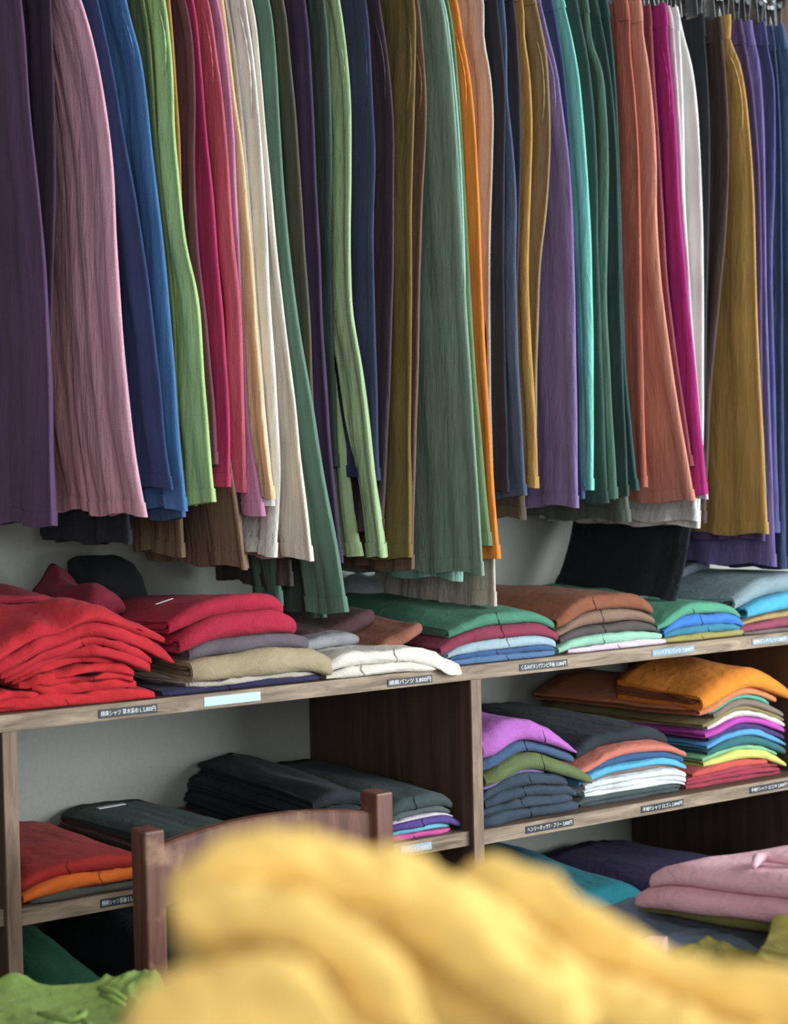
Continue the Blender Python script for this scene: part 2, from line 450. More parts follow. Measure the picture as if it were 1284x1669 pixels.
    if pocket:
        y0, y1 = pocket
        P = []
        for y in np.linspace(y0, y1, 14):
            x = smooth_interp(pts, [y])[0]; t = (y-ytop)/(yh-ytop)
            q = at(x, y, RAIL_Y-(.13+.11*max(t, 0)**.8)+yoff)
            bow = math.sin(math.pi*(y-y0)/(y1-y0))
            P.append(q-base+np.array(near[int(np.argmin(abs(ys-y)))]-at(smooth_interp(pts, [ys[int(np.argmin(abs(ys-y)))]])[0], ys[int(np.argmin(abs(ys-y)))], RAIL_Y-(.13+.11*max(t, 0)**.8)+yoff))+u*(.016-.010*bow**.7)-n*(thick*.8))
        link('pocket_opening', mesh(*tube_pts(P, [.0006]+[.0016]*12+[.0006], 8)), mat, root)
    if hung:
        hanger(tuple(base+np.array([0, 0, .003])), phi, 'steel clip hanger holding the '+' '.join(label.split(',')[0].replace(' hanging', '').split()[:11]))
    return root

PLUM, DPLUM, PINK, NAVY, BLUE = (92, 62, 100), (66, 48, 72), (230, 168, 188), (46, 68, 118), (64, 120, 184)
trousers('deep plum trousers hanging at the far left edge of the rail', PLUM, [(30, -40), (38, 30), (50, 200), (64, 330), (74, 480), (80, 650), (84, 856)], legw=.25)
trousers('blackish plum trousers beside the dusty pink pair', DPLUM, [(80, -40), (84, 60), (89, 200), (90, 330), (86, 480), (83, 650), (82, 850)], yoff=.03)
trousers('dusty pink wide trousers with both legs in view at the left', PINK, [(116, -40), (137, 20), (155, 90), (168, 160), (182, 270), (189, 400), (204, 600), (220, 740), (235, 826)], legw=.172, full=.31, c2=(226, 162, 174), hem=840, amp=.7)
trousers('navy blue trousers behind the dusty pink pair', NAVY, [(150, -40), (168, 40), (186, 130), (203, 230), (222, 330), (240, 450), (258, 600), (270, 720), (281, 796)], legw=.30, yoff=.005)
trousers('bright blue trousers just right of the navy pair', BLUE, [(196, -40), (212, 30), (228, 90), (238, 160), (246, 240), (257, 330), (270, 450), (281, 580), (292, 720), (303, 830)], legw=.22, full=.46, pocket=(5, 110))
trousers('dark olive trousers tucked between blue and lime pairs', (96, 116, 62), [(228, -40), (244, 60), (254, 200), (266, 330), (282, 480), (290, 650), (298, 815)], yoff=.02)
trousers('pale lime green trousers left of the maroon pair', (168, 208, 124), [(262, -40), (273, 30), (281, 120), (284, 220), (292, 310), (302, 400), (319, 480), (331, 640), (346, 822)], legw=.16, pocket=(10, 120))
trousers('mustard trousers showing as a sliver right of the lime pair', (176, 130, 50), [(272, -40), (281, 60), (288, 160), (293, 240), (296, 330), (300, 480), (310, 700)], yoff=.03)
trousers('dark maroon trousers right of the lime green pair', (112, 58, 70), [(292, -40), (311, 40), (318, 140), (317, 280), (322, 400), (334, 520), (346, 650), (352, 760)], yoff=.015)
trousers('magenta crimson trousers between maroon and rose pairs', (196, 44, 98), [(306, -40), (318, 20), (327, 110), (335, 210), (346, 320), (354, 430), (363, 540), (371, 680), (372, 790)], yoff=.01, c2=(150, 30, 80))
trousers('rose red trousers with a raised side pocket edge', (206, 86, 104), [(328, -40), (342, 20), (352, 90), (359, 142), (370, 260), (377, 380), (388, 480), (394, 620), (400, 806)], legw=.10, pocket=(10, 140))
trousers('orchid pink trousers showing narrowly beside the rose pair', (206, 128, 172), [(346, -40), (361, 30), (372, 120), (380, 220), (384, 330), (389, 430), (396, 560), (405, 700), (428, 838)], yoff=.015)
trousers('off white trousers left of the peach pair', (222, 216, 206), [(362, -40), (374, 20), (384, 80), (394, 170), (402, 270), (410, 380), (418, 500), (432, 680), (446, 828)], yoff=.012)
trousers('peach gold trousers beside the off white pairs', (232, 196, 140), [(358, -40), (370, 50), (382, 150), (396, 250), (404, 340), (412, 440), (420, 560), (431, 700), (444, 812)], legw=.13, full=.3)
trousers('ivory trousers between peach and cream pairs', (226, 222, 212), [(392, -40), (402, 20), (412, 90), (420, 170), (428, 270), (434, 370), (440, 500), (450, 640), (456, 780), (450, 905)], c2=(206, 176, 150), full=.36, legw=.16, pocket=(10, 190))  # far leg's pinkish colour paints the ivory cloth in shadow
trousers('cream wide trousers with a long straight hem, right of the ivory pair', (226, 214, 196), [(400, -40), (414, 20), (424, 110), (433, 220), (443, 320), (452, 420), (464, 520), (480, 650), (492, 770), (507, 912)], legw=.22)
trousers('grey green trousers hanging lowest of the middle, left of the purple sliver', (92, 132, 112), [(428, -40), (440, 10), (449, 90), (455, 200), (462, 310), (470, 410), (484, 520), (506, 660), (528, 800), (548, 910), (562, 1000)], legw=.105, full=.3, far_dz=.004)
trousers('dark olive brown trousers right of the grey green pair', (92, 86, 68), [(452, -40), (464, 20), (472, 100), (481, 190), (488, 290), (495, 400), (503, 500), (510, 640), (516, 800)], yoff=.02)
trousers('aubergine trousers showing as a dark sliver', (72, 52, 88), [(490, -40), (500, 40), (508, 160), (514, 290), (520, 420), (526, 560), (537, 720), (556, 915)], yoff=.01, legw=.15)
trousers('dark forest trousers left of the pale green pair', (72, 92, 80), [(520, -40), (530, 20), (536, 120), (540, 240), (540, 400), (544, 560), (552, 760)], yoff=.02)
trousers('pale celadon green trousers with two split legs', (166, 198, 138), [(546, -40), (557, 20), (566, 90), (572, 160), (573, 260), (572, 400), (574, 500), (590, 600), (606, 740), (627, 911)], legw=.055, full=.155, pocket=(55, 145), gap=-.02)
trousers('navy trousers right of the celadon pair', (54, 62, 100), [(590, -40), (600, 30), (605, 110), (608, 170), (612, 240), (610, 340), (609, 430), (611, 540), (613, 660), (615, 780)], yoff=.012, pocket=(20, 170))
trousers('dark brown plum trousers beside the navy pair', (76, 58, 66), [(610, -40), (620, 20), (632, 100), (640, 190), (641, 300), (640, 430), (636, 560), (628, 760), (622, 870)], yoff=.02, pocket=(30, 165))
trousers('olive brown trousers with an open side pocket', (122, 102, 48), [(668, -40), (676, 10), (677, 80), (675, 170), (672, 260), (670, 360), (670, 500), (668, 700), (668, 912)], legw=.22, pocket=(35, 180))
trousers('chestnut brown trousers right of the olive brown pair', (118, 86, 66), [(674, -40), (684, 20), (689, 80), (694, 150), (693, 230), (688, 320), (684, 430), (680, 600), (674, 800), (672, 930)], yoff=.015, pocket=(80, 185), legw=.2)
trousers('sage green wide trousers in the middle of the rail', (126, 156, 134), [(706, -40), (722, 10), (731, 70), (739, 150), (745, 230), (751, 330), (756, 430), (764, 560), (774, 720), (787, 926)], legw=.24, full=.4, hem=936, amp=.7)
trousers('pale teal trousers with a thin edge beside the sage pair', (140, 196, 178), [(710, -40), (725, 10), (735, 80), (743, 160), (750, 260), (755, 380), (757, 500), (756, 700), (752, 945)], yoff=.02)
trousers('moss green trousers left of the orange pair', (104, 134, 84), [(722, -40), (736, 30), (746, 130), (755, 260), (763, 400), (772, 560), (786, 740), (799, 886)], yoff=.012, legw=.16)
trousers('vivid orange trousers in the middle of the rail', (246, 130, 30), [(732, -40), (746, 10), (753, 60), (764, 120), (772, 190), (778, 290), (783, 400), (786, 500), (794, 640), (804, 800), (812, 908)], legw=.12, pocket=(40, 180))
trousers('beige linen trousers hanging long behind the orange pair', (206, 190, 172), [(780, -40), (788, 10), (788, 60), (798, 120), (803, 180), (802, 260), (799, 350), (798, 480), (800, 640), (805, 820), (808, 990)], yoff=.03, legw=.29, full=.4)
trousers('blue black trousers right of the beige pair', (44, 50, 62), [(806, -40), (814, 40), (822, 130), (821, 260), (820, 400), (822, 560), (828, 800)], yoff=.015)
trousers('slate blue trousers between two black pairs', (70, 88, 116), [(816, -40), (824, 60), (826, 160), (834, 230), (840, 320), (839, 430), (842, 560), (848, 690), (855, 811)], legw=.13, full=.36)
trousers('black violet trousers left of the ochre pair', (62, 56, 68), [(832, -40), (840, 30), (846, 120), (849, 220), (847, 340), (843, 500), (842, 700)], yoff=.02)
trousers('ochre trousers showing as a narrow strip', (190, 140, 60), [(842, -40), (853, 10), (855, 60), (862, 110), (867, 200), (865, 300), (861, 420), (864, 540), (872, 660), (877, 796)], legw=.12, full=.36)
trousers('khaki brown trousers bulging beside the ochre strip', (146, 122, 84), [(864, -40), (876, 20), (888, 80), (894, 160), (895, 250), (890, 330), (880, 430), (876, 560), (874, 760)], yoff=.012, pocket=(60, 200))
trousers('lavender purple trousers with a broad leg', (130, 108, 164), [(868, -40), (882, 10), (894, 60), (906, 110), (916, 180), (924, 240), (931, 330), (935, 430), (938, 560), (941, 720), (942, 826)], legw=.165, full=.34, amp=.7, pocket=(60, 185))
trousers('indigo trousers left of the turquoise pair', (64, 84, 124), [(892, -40), (904, 20), (916, 90), (926, 180), (932, 290), (940, 430), (946, 600), (950, 810)], yoff=.025)
trousers('turquoise trousers with a bright front edge', (112, 212, 194), [(908, -40), (920, 10), (932, 60), (943, 120), (950, 190), (957, 280), (963, 390), (966, 500), (968, 640), (968, 802)], legw=.10, full=.34)
trousers('dark green trousers right of the turquoise pair', (58, 84, 78), [(932, -40), (944, 20), (956, 80), (966, 160), (972, 260), (974, 400), (980, 560), (990, 818)], yoff=.02)
trousers('grey forest green trousers, second right of the turquoise pair', (76, 110, 94), [(950, -40), (960, 20), (966, 70), (980, 110), (988, 180), (991, 260), (990, 360), (988, 480), (994, 620), (1006, 815)], legw=.12, yoff=.005)
trousers('dark spruce trousers hanging in narrow folds', (50, 78, 72), [(966, -30), (976, 20), (988, 80), (1000, 170), (1006, 260), (1010, 400), (1014, 560), (1024, 812)], yoff=.015)
trousers('dark teal green trousers left of the rust pair', (44, 82, 82), [(982, -30), (990, 10), (998, 70), (1004, 140), (1008, 220), (1012, 330), (1015, 450), (1020, 600), (1038, 800)], yoff=.01, legw=.14)
trousers('rust red trousers, first of the warm group on the right', (184, 92, 72), [(1017, -20), (1024, 20), (1026, 80), (1033, 150), (1039, 240), (1042, 340), (1044, 460), (1048, 620), (1054, 792)], yoff=.006, legw=.16)
trousers('salmon wide trousers flaring out at the right', (216, 136, 112), [(1040, -20), (1046, 20), (1047, 50), (1055, 100), (1063, 170), (1069, 260), (1070, 350), (1075, 430), (1088, 540), (1106, 660), (1133, 818)], legw=.19, full=.36, amp=.8)
trousers('brick maroon trousers between salmon and magenta pairs', (150, 66, 78), [(1056, -20), (1061, 20), (1066, 100), (1074, 220), (1081, 340), (1088, 460), (1108, 620), (1128, 760)], yoff=.02)
trousers('magenta trousers with a bright front edge', (196, 38, 132), [(1076, -20), (1084, 10), (1089, 70), (1096, 140), (1103, 230), (1108, 330), (1116, 430), (1128, 560), (1140, 700), (1150, 808)], legw=.12, full=.32, pocket=(70, 210))
trousers('pale mauve grey trousers right of the magenta pair', (206, 184, 192), [(1084, -10), (1093, 20), (1100, 90), (1108, 200), (1114, 320), (1122, 430), (1132, 580), (1144, 720), (1152, 815)], yoff=.012)
trousers('white trousers on the right, left of the pair with the bulging side', (226, 226, 222), [(1092, -10), (1103, 10), (1108, 60), (1112, 130), (1115, 220), (1116, 300), (1124, 460), (1130, 640), (1138, 850)], yoff=.01)
trousers('warm white trousers with a bulging bright side on the right', (228, 222, 216), [(1094, -10), (1105, 20), (1115, 60), (1126, 100), (1135, 160), (1140, 230), (1144, 320), (1147, 430), (1148, 560), (1148, 700), (1140, 858)], legw=.24)
trousers('black navy trousers left of the dark brown pair', (46, 52, 60), [(1146, 20), (1149, 60), (1155, 150), (1157, 260), (1154, 400), (1150, 560), (1146, 700), (1140, 840)], yoff=.02)
trousers('dark brown trousers left of the ochre gold pair', (86, 68, 60), [(1174, 20), (1178, 60), (1185, 150), (1188, 240), (1184, 360), (1174, 480), (1160, 620), (1148, 850)], yoff=.02)
trousers('ochre gold wide trousers on the right', (192, 146, 66), [(1186, 5), (1190, 30), (1189, 65), (1202, 95), (1212, 140), (1220, 210), (1227, 300), (1231, 420), (1235, 540), (1244, 700), (1252, 872)], legw=.225, full=.36, amp=.8, pocket=(85, 215))
trousers('deep purple trousers right of the ochre gold pair', (92, 70, 120), [(1203, 5), (1208, 40), (1218, 90), (1228, 160), (1236, 260), (1240, 400), (1240, 600), (1244, 880)], yoff=.015)
trousers('violet trousers hanging longest on the right', (116, 100, 164), [(1222, 5), (1226, 50), (1236, 100), (1242, 170), (1246, 300), (1248, 450), (1256, 700), (1265, 922)], yoff=.012, legw=.27)
trousers('blue violet trousers with a raised side, right of the purple pairs', (84, 84, 144), [(1240, 5), (1246, 40), (1252, 80), (1260, 120), (1263, 200), (1262, 300), (1258, 420), (1262, 600), (1270, 870)], yoff=.004, legw=.15)
trousers('dark indigo trousers near the right end', (60, 72, 112), [(1252, 5), (1258, 40), (1266, 110), (1272, 220), (1274, 400), (1276, 600), (1282, 926)], yoff=.02)
trousers('steel blue trousers at the right end of the rail', (72, 100, 142), [(1266, 5), (1276, 40), (1286, 90), (1294, 200), (1300, 400), (1304, 600), (1312, 928)], yoff=.0, legw=.2)
# longer pairs hanging behind, only their hems show
trousers('black trousers whose hem shows below the pink and blue hems', (34, 38, 48), [(108, -40), (136, 40), (160, 160), (180, 320), (198, 560), (212, 888)], yoff=.05, legw=.26, full=.34)
trousers('medium blue trousers whose hem curls out below the navy pair', (66, 108, 160), [(190, -40), (226, 120), (250, 330), (272, 520), (286, 700), (297, 846)], yoff=.03, legw=.34, full=.42)
trousers('khaki brown trousers whose hem shows above the wine red shirts', (132, 108, 78), [(230, 0), (270, 400), (290, 700), (300, 905)], yoff=.14, legw=.10, full=.18)
trousers('taupe brown trousers with the broad hem above the crimson shirts', (140, 110, 86), [(290, 0), (330, 400), (370, 700), (402, 926)], yoff=.06, legw=.24, full=.34)
trousers('charcoal green trousers reaching behind the crimson shirts', (82, 98, 90), [(440, 0), (480, 400), (505, 700), (528, 1004)], yoff=.14, legw=.12, full=.2)
trousers('dark brown trousers whose hem shows under the celadon pair', (96, 70, 58), [(672, -40), (682, 60), (676, 200), (670, 400), (669, 650), (668, 932)], yoff=.05, legw=.2, full=.28)
trousers('dark khaki trousers whose hem shows left of the lavender pair', (98, 84, 66), [(830, 0), (845, 400), (852, 700), (857, 846)], yoff=.06, legw=.16, full=.26)
trousers('grey green trousers whose hem shows under the spruce pair', (98, 108, 96), [(930, 0), (980, 400), (1010, 700), (1026, 848)], yoff=.08, legw=.24, full=.32)
trousers('greige trousers whose long hem shows under the salmon pair', (184, 174, 158), [(1094, -10), (1126, 120), (1140, 260), (1146, 430), (1146, 650), (1141, 854)], yoff=.03, legw=.28, full=.38)
trousers('long black trousers hanging lowest behind the greige hem', (34, 38, 44), [(1112, -10), (1140, 120), (1152, 300), (1152, 500), (1146, 700), (1128, 850), (1112, 940), (1100, 977)], yoff=.05, legw=.34, full=.36)
trousers('dark grey brown trousers reaching lowest above the crimson shirts', (86, 78, 72), [(396, -20), (440, 400), (462, 700), (474, 958)], yoff=.15, legw=.17, full=.26)
hang_all()

# ------------------------------------------------------------------ folded clothes
CELL = .006
class Stack:
    """height field under the next garment, over a patch of a board; axes: a along the front edge, b into the depth"""
    def __init__(self, org, ang=0.0, base=0.0, wa=.9, wb=.75, ts=1.0):
        self.ts = ts
        self.o = np.array(org, float)[:2]; self.base = base
        self.a = np.array([math.cos(ang), math.sin(ang)]); self.b = np.array([-math.sin(ang), math.cos(ang)])
        self.na = int(wa/CELL); self.nb = int(wb/CELL); self.a0 = -.25; self.b0 = -.12
        self.h = np.full((self.na, self.nb), base, float); self.foot = np.zeros_like(self.h, bool)
    def bottom(self, slope):
        B = self.h.copy()
        for _ in range(60):
            P = np.pad(B, 1, mode='edge')-slope*CELL
            N = np.maximum.reduce([B, P[2:, 1:-1], P[:-2, 1:-1], P[1:-1, 2:], P[1:-1, :-2]])
            if np.allclose(N, B): break
            B = N
        for _ in range(3):
            P = np.pad(B, 1, mode='edge'); B = np.maximum(self.h, (P[2:, 1:-1]+P[:-2, 1:-1]+P[1:-1, 2:]+P[1:-1, :-2]+2*B)/6)
        return B
    def samp(self, Hm, a, b):
        x = np.clip((np.asarray(a)-self.a0)/CELL, 0, self.na-1.001); y = np.clip((np.asarray(b)-self.b0)/CELL, 0, self.nb-1.001)
        i = x.astype(int); j = y.astype(int); fx = x-i; fy = y-j
        return (Hm[i, j]*(1-fx)*(1-fy)+Hm[i+1, j]*fx*(1-fy)+Hm[i, j+1]*(1-fx)*fy+Hm[i+1, j+1]*fx*fy)
    def world(self, a, b, z): return np.array([self.o[0]+self.a[0]*a+self.b[0]*b, self.o[1]+self.a[1]*a+self.b[1]*b, z])

def fold(S, name, label, cat, c, x0, x1, T, b0=.012, depth=.42, back=1.0, arch=0.0, skew=0.0, slope=.35, layers=1, seam=True,
         wob=1.0, c_in=None, tag=None, group=None, peak=.5, tilt=0.0, taper=0.3, seed=None, nu=34, button=None, lift=0.0, droop=0.0):
    """one folded garment; x0..x1 along the front edge (metres in the stack frame), T thickness at the front,
    back the thickness factor at the rear, skew how far the rear shifts along a"""
    r = random.Random(zlib.crc32(label.encode()))
    off = Vector((r.uniform(-50, 50), r.uniform(-50, 50), 0))
    T = T*S.ts
    B = S.bottom(slope)
    nv = 14
    us = np.linspace(0, 1, nu)
    def thick(u, v):
        e = 1-(1-taper*.8)*0
        ends = 1-taper*(abs(2*u-1)**5)
        return T*((1-v)+back*v)*ends*(1+arch*(max(0, 1-((u-peak)/(peak if u < peak else 1-peak))**2)))*(1+.10*wob*noise.noise(Vector((u*3, v*2, 0))+off))+tilt*(u-.5)*T
    def fronty(u):
        return b0+.006*wob*noise.noise(Vector((u*3.1, 9, 0))+off)+.010*abs(2*u-1)**6-.022*droop*u**3
    yend = b0+depth
    # profile: list of (kind, h, dist) walked back-bottom -> front -> back-top, then the inner loop back again
    vs = np.linspace(1, 0, nv)[:-1]**1.3
    na_ = 9
    outer = [('f', 0.0, v) for v in vs]+[('c', math.radians(-90+180*k/(na_-1)), 1.0) for k in range(na_)]+[('f', 1.0, v) for v in vs[::-1]]
    w = .24
    inner = [('f', 1-w, v) for v in vs]+[('c', math.radians(90-180*k/(na_-1)), 1-2*w) for k in range(na_)]+[('f', w, v) for v in vs[::-1]]
    def build(profile, u_list, inset_front=0.0, hs=1.0, xin=0.0):
        V = []
        for u in u_list:
            yf = fronty(u)
            tf = thick(u, 0)
            a_front = x0+(x1-x0)*u
            for kind, p, q in profile:
                if kind == 'f':
                    v = q; h = p; b = (yf+inset_front+tf/2)+(yend-(yf+inset_front+tf/2))*v
                else:
                    h = .5+.5*math.sin(p)*q; v = 0.0
                    b = yf+inset_front+tf/2-tf/2*q*math.cos(p)
                a = a_front+skew*v+.004*wob*noise.noise(Vector((v*4, 3, u*.5))+off)*(2 if 0 < v < 1 else 1)
                a = a + xin*(1 if u < .5 else -1)*(abs(2*u-1)**8)
                th = thick(u, v)
                zb = float(S.samp(B, a, max(b, b0+.004)))+lift
                z = zb+h*th
                z += .0028*wob*noise.noise(Vector((a*14, b*9, h*1.5))+off)*(1 if h > .3 else .3)
                z += .0016*wob*noise.noise(Vector((a*55, b*20, h*2))+off)*h
                if b < 0: z -= 1.1*(-b)*droop
                V.append(S.world(a, b, z+.0004))
        return V
    def skin(V, n, m, cap=True):
        Fc = []
        for i in range(m-1):
            for j in range(n):
                Fc.append((i*n+j, (i+1)*n+j, (i+1)*n+(j+1) % n, i*n+(j+1) % n))
        k = len(Fc)
        if cap:
            V = V+V[:n]+V[(m-1)*n:m*n]
            Fc.append(tuple(m*n+j for j in range(n))); Fc.append(tuple(m*n+n+j for j in range(n-1, -1, -1)))
        return V, Fc, k
    base = S.world((x0+x1)/2, b0+depth/2, float(S.samp(B, (x0+x1)/2, b0+depth/2)))
    root = thing(name, base, label, cat, group)
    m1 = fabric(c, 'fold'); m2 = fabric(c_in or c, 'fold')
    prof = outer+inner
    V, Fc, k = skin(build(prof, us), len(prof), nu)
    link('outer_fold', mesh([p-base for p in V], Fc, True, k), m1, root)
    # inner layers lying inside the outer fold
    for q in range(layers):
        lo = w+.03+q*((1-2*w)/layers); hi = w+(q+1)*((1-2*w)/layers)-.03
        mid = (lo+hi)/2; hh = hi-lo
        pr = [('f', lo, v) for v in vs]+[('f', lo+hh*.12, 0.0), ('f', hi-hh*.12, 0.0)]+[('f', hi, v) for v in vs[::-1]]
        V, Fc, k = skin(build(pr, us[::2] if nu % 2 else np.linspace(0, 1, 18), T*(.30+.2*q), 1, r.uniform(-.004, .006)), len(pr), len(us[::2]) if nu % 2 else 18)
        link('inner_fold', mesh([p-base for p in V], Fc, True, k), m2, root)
    if seam:
        u = r.uniform(.38, .55) if seam is True else seam
        yf = fronty(u); tf = thick(u, 0); P = []
        for k in range(16):
            an = math.radians(-80+170*k/15); a = x0+(x1-x0)*u+.003*math.sin(k*.5)
            b = yf+tf/2-(tf/2+.0002)*math.cos(an)
            P.append(S.world(a, b, float(S.samp(B, a, max(b, b0+.004)))+lift+(.5+.5*math.sin(an))*tf)-base)
        cs = tuple(int(v*.78) for v in c)  # seam darker than its cloth, the shade of the crease painted in
        link('side_seam', mesh(*tube_pts(P, .0008, 6)), fabric(cs, 'fold'), root)
    # update the height field
    ia = S.a0+CELL*np.arange(S.na); ib = S.b0+CELL*np.arange(S.nb)
    for i, a in enumerate(ia):
        for j, b in enumerate(ib):
            if b < b0+.002 or b > yend: continue
            v = (b-b0)/depth; u = (a-x0-skew*v)/(x1-x0)
            if 0 <= u <= 1:
                z = B[i, j]+lift+thick(u, v)
                if z > S.h[i, j]: S.h[i, j] = z
    if tag:
        ta, tb, sx, sy = tag
        z = lambda a, b: float(S.samp(S.h, a, b))+.0016
        q = [S.world(a, b, z(a, b))-base for a, b in ((ta, tb), (ta+sx, tb), (ta+sx, tb+sy), (ta, tb+sy))]
        V = q+[p+np.array([0, 0, .0012]) for p in q]
        t = link('neck_tag', mesh(V, [(0, 3, 2, 1), (4, 5, 6, 7), (0, 1, 5, 4), (1, 2, 6, 5), (2, 3, 7, 6), (3, 0, 4, 7)], False), M_GLASSTAG, root)
        t['label'] = 'white cotton tag in the neck of the garment'
    return root

def shelf_stack(px, py, z, yf=SHELF_Y, ts=1.0):
    """stack frame whose origin lies on the board's front edge below the pixel column px"""
    X = at(px, py, yf)[0]
    return Stack((X, yf), 0.0, z, ts=ts)
class PX:
    """turns pixel columns on a board's front edge into the stack's own metres"""
    def __init__(self, S, py, yf=SHELF_Y): self.S, self.py, self.yf = S, py, yf
    def __call__(self, px, b=.012): return at(px, self.py, self.yf+b)[0]-self.S.o[0]

SH, TR = 'folded_shirt', 'folded_trousers'
# --- top board, far left: red shirts
S = shelf_stack(20, 1150, MAIN_Z, ts=0.84); X = PX(S, 1150)
G = 'red shirts stacked at the left end of the top board'
reds = [(-60, 252, .021, .012, 0, 'bottom red shirt of the left stack with its sleeve end at the right'),
        (-70, 66, .014, .012, 0, 'red shirt poking out left of the others, second lowest of the left stack'),
        (58, 236, .017, .016, .15, 'third lowest red shirt of the left stack, its left corner folded under'),
        (40, 228, .013, .014, .2, 'crumpled red shirt just below the middle of the left stack'),
        (62, 226, .014, .012, .2, 'red shirt with wavy layered edges in the middle of the left stack'),
        (30, 222, .013, .012, .2, 'red shirt under the four upper ones of the left stack'),
        (18, 250, .017, .004, .1, 'red shirt fourth from the top of the left stack'),
        (2, 246, .016, .002, .1, 'red shirt third from the top of the left stack'),
        (-30, 274, .021, -.004, .25, 'red shirt second from the top of the left stack, pointing right'),
        (-110, 270, .018, -.002, .3, 'topmost bright red shirt of the left stack')]
for i, (a, b, t, d, ar, lb) in enumerate(reds):
    fold(S, SH, lb, 'shirt', (214, 40, 48) if i < 6 else (204, 38, 50), X(a), X(b), t, d, .36, arch=ar*.6, wob=3.0, group=G, seam=(i in (0, 7)), layers=2 if i in (2, 3, 4, 5) else 1,
         slope=.45, skew=-.02, taper=.45, c_in=(206, 40, 52))
fold(S, SH, 'dark red garment lying behind the topmost bright red shirt', 'shirt', (150, 30, 50), X(-60), X(330), .014, .17, .2, wob=1.6, seam=False)

# --- top board: crimson, charcoal, khaki, navy
S = shelf_stack(400, 1110, MAIN_Z, ts=0.88); X = PX(S, 1110)
fold(S, TR, 'navy trousers at the bottom of the stack with the khaki pair', 'trousers', (52, 50, 88), X(268), X(524), .012, .008, .42, skew=-.02)
fold(S, TR, 'pale greige trousers showing as a thin band below the khaki pair', 'trousers', (196, 186, 172), X(306), X(516), .008, .006, .42, seam=False, wob=2)
fold(S, TR, 'khaki trousers with a thick rolled front fold', 'trousers', (176, 160, 126), X(312), X(540), .040, -.004, .42, arch=.05, seam=False, layers=2, taper=.12, c_in=(140, 124, 100))
fold(S, TR, 'charcoal mauve trousers between khaki and crimson ones', 'trousers', (108, 98, 106), X(316), X(512), .026, .012, .42, seam=False, layers=2, back=.9)
fold(S, SH, 'lower crimson shirt with a thick rolled fold', 'shirt', (188, 38, 64), X(300), X(490), .036, .01, .42, arch=.1, seam=False, layers=2, back=.7)
fold(S, SH, 'upper crimson shirt below the taupe hems', 'shirt', (186, 36, 62), X(290), X(478), .032, .026, .40, arch=.05, seam=False, back=.55, tag=(X(330), .16, .03, .004))
fold(S, SH, 'wine red garment with a raised peaked corner behind the red stacks', 'shirt', (132, 30, 50), X(205), X(300), .03, .20, .2, arch=1.2, seam=False, wob=2, back=1.6)

# --- top board: cream trousers, grey garment
S = shelf_stack(630, 1085, MAIN_Z); X = PX(S, 1085)
fold(S, TR, 'lower leg of cream trousers folded at the front of the board', 'trousers', (232, 224, 210), X(528), X(706), .017, -.004, .17, droop=.3, wob=1.6, seam=.3, taper=.5, slope=.5)
fold(S, TR, 'cream trousers drooping over the edge of the top board', 'trousers', (236, 230, 218), X(532), X(738), .019, -.002, .22, droop=1, arch=.1, wob=1.4, seam=.5, taper=.55, slope=.6, tilt=-.3)
fold(S, TR, 'pale grey garment lying behind the cream trousers', 'trousers', (150, 150, 154), X(500), X(640), .022, .10, .2, seam=False)

# --- top board: green stack
S = shelf_stack(820, 1070, MAIN_Z, ts=0.8); X = PX(S, 1070)
fold(S, SH, 'lower mid blue shirt at the bottom of the green stack', 'shirt', (88, 122, 164), X(736), X(908), .013, .01, .44)
fold(S, SH, 'darker blue shirt, second lowest of the green stack', 'shirt', (66, 98, 146), X(740), X(908), .011, .012, .44, arch=.3)
fold(S, SH, 'pale grey blue shirt in the green stack', 'shirt', (166, 192, 204), X(736), X(912), .020, .008, .44, arch=.15)
fold(S, SH, 'maroon shirt directly below the green one', 'shirt', (148, 58, 82), X(724), X(914), .024, .008, .45, arch=.1, layers=2, c_in=(110, 44, 60))
fold(S, SH, 'emerald green shirt topping the stack behind the cream trousers', 'shirt', (78, 142, 116), X(738), X(914), .022, .012, .46, back=1.9, arch=.1, wob=1.6, c_in=(70, 104, 90))
fold(S, SH, 'russet garment squeezed left of the green stack', 'shirt', (150, 92, 72), X(640), X(716), .030, .05, .3, back=.8, seam=False)
fold(S, SH, 'brown plum garment behind the cream trousers, left of the green stack', 'shirt', (84, 54, 58), X(560), X(690), .036, .14, .28, seam=False, layers=2)

# --- top board: brown stack
S = shelf_stack(1000, 1058, MAIN_Z, ts=0.76); X = PX(S, 1058)
fold(S, SH, 'pale pink shirt at the bottom of the brown stack', 'shirt', (232, 206, 222), X(928), X(1090), .014, .008, .42)
fold(S, SH, 'mint green shirt second lowest in the brown stack', 'shirt', (156, 212, 184), X(914), X(1084), .020, .008, .42, arch=.2)
fold(S, SH, 'charcoal brown shirt in the brown stack', 'shirt', (92, 84, 82), X(920), X(1086), .018, .014, .42, arch=.35)
fold(S, SH, 'taupe brown shirt below the big russet brown one', 'shirt', (146, 116, 96), X(914), X(1076), .022, .014, .42, arch=.4)
fold(S, SH, 'russet brown shirt spread flat on top of its stack', 'shirt', (148, 88, 62), X(912), X(1066), .030, .01, .46, back=1.0, arch=.25, skew=-.03, wob=1.3, c_in=(84, 56, 46))

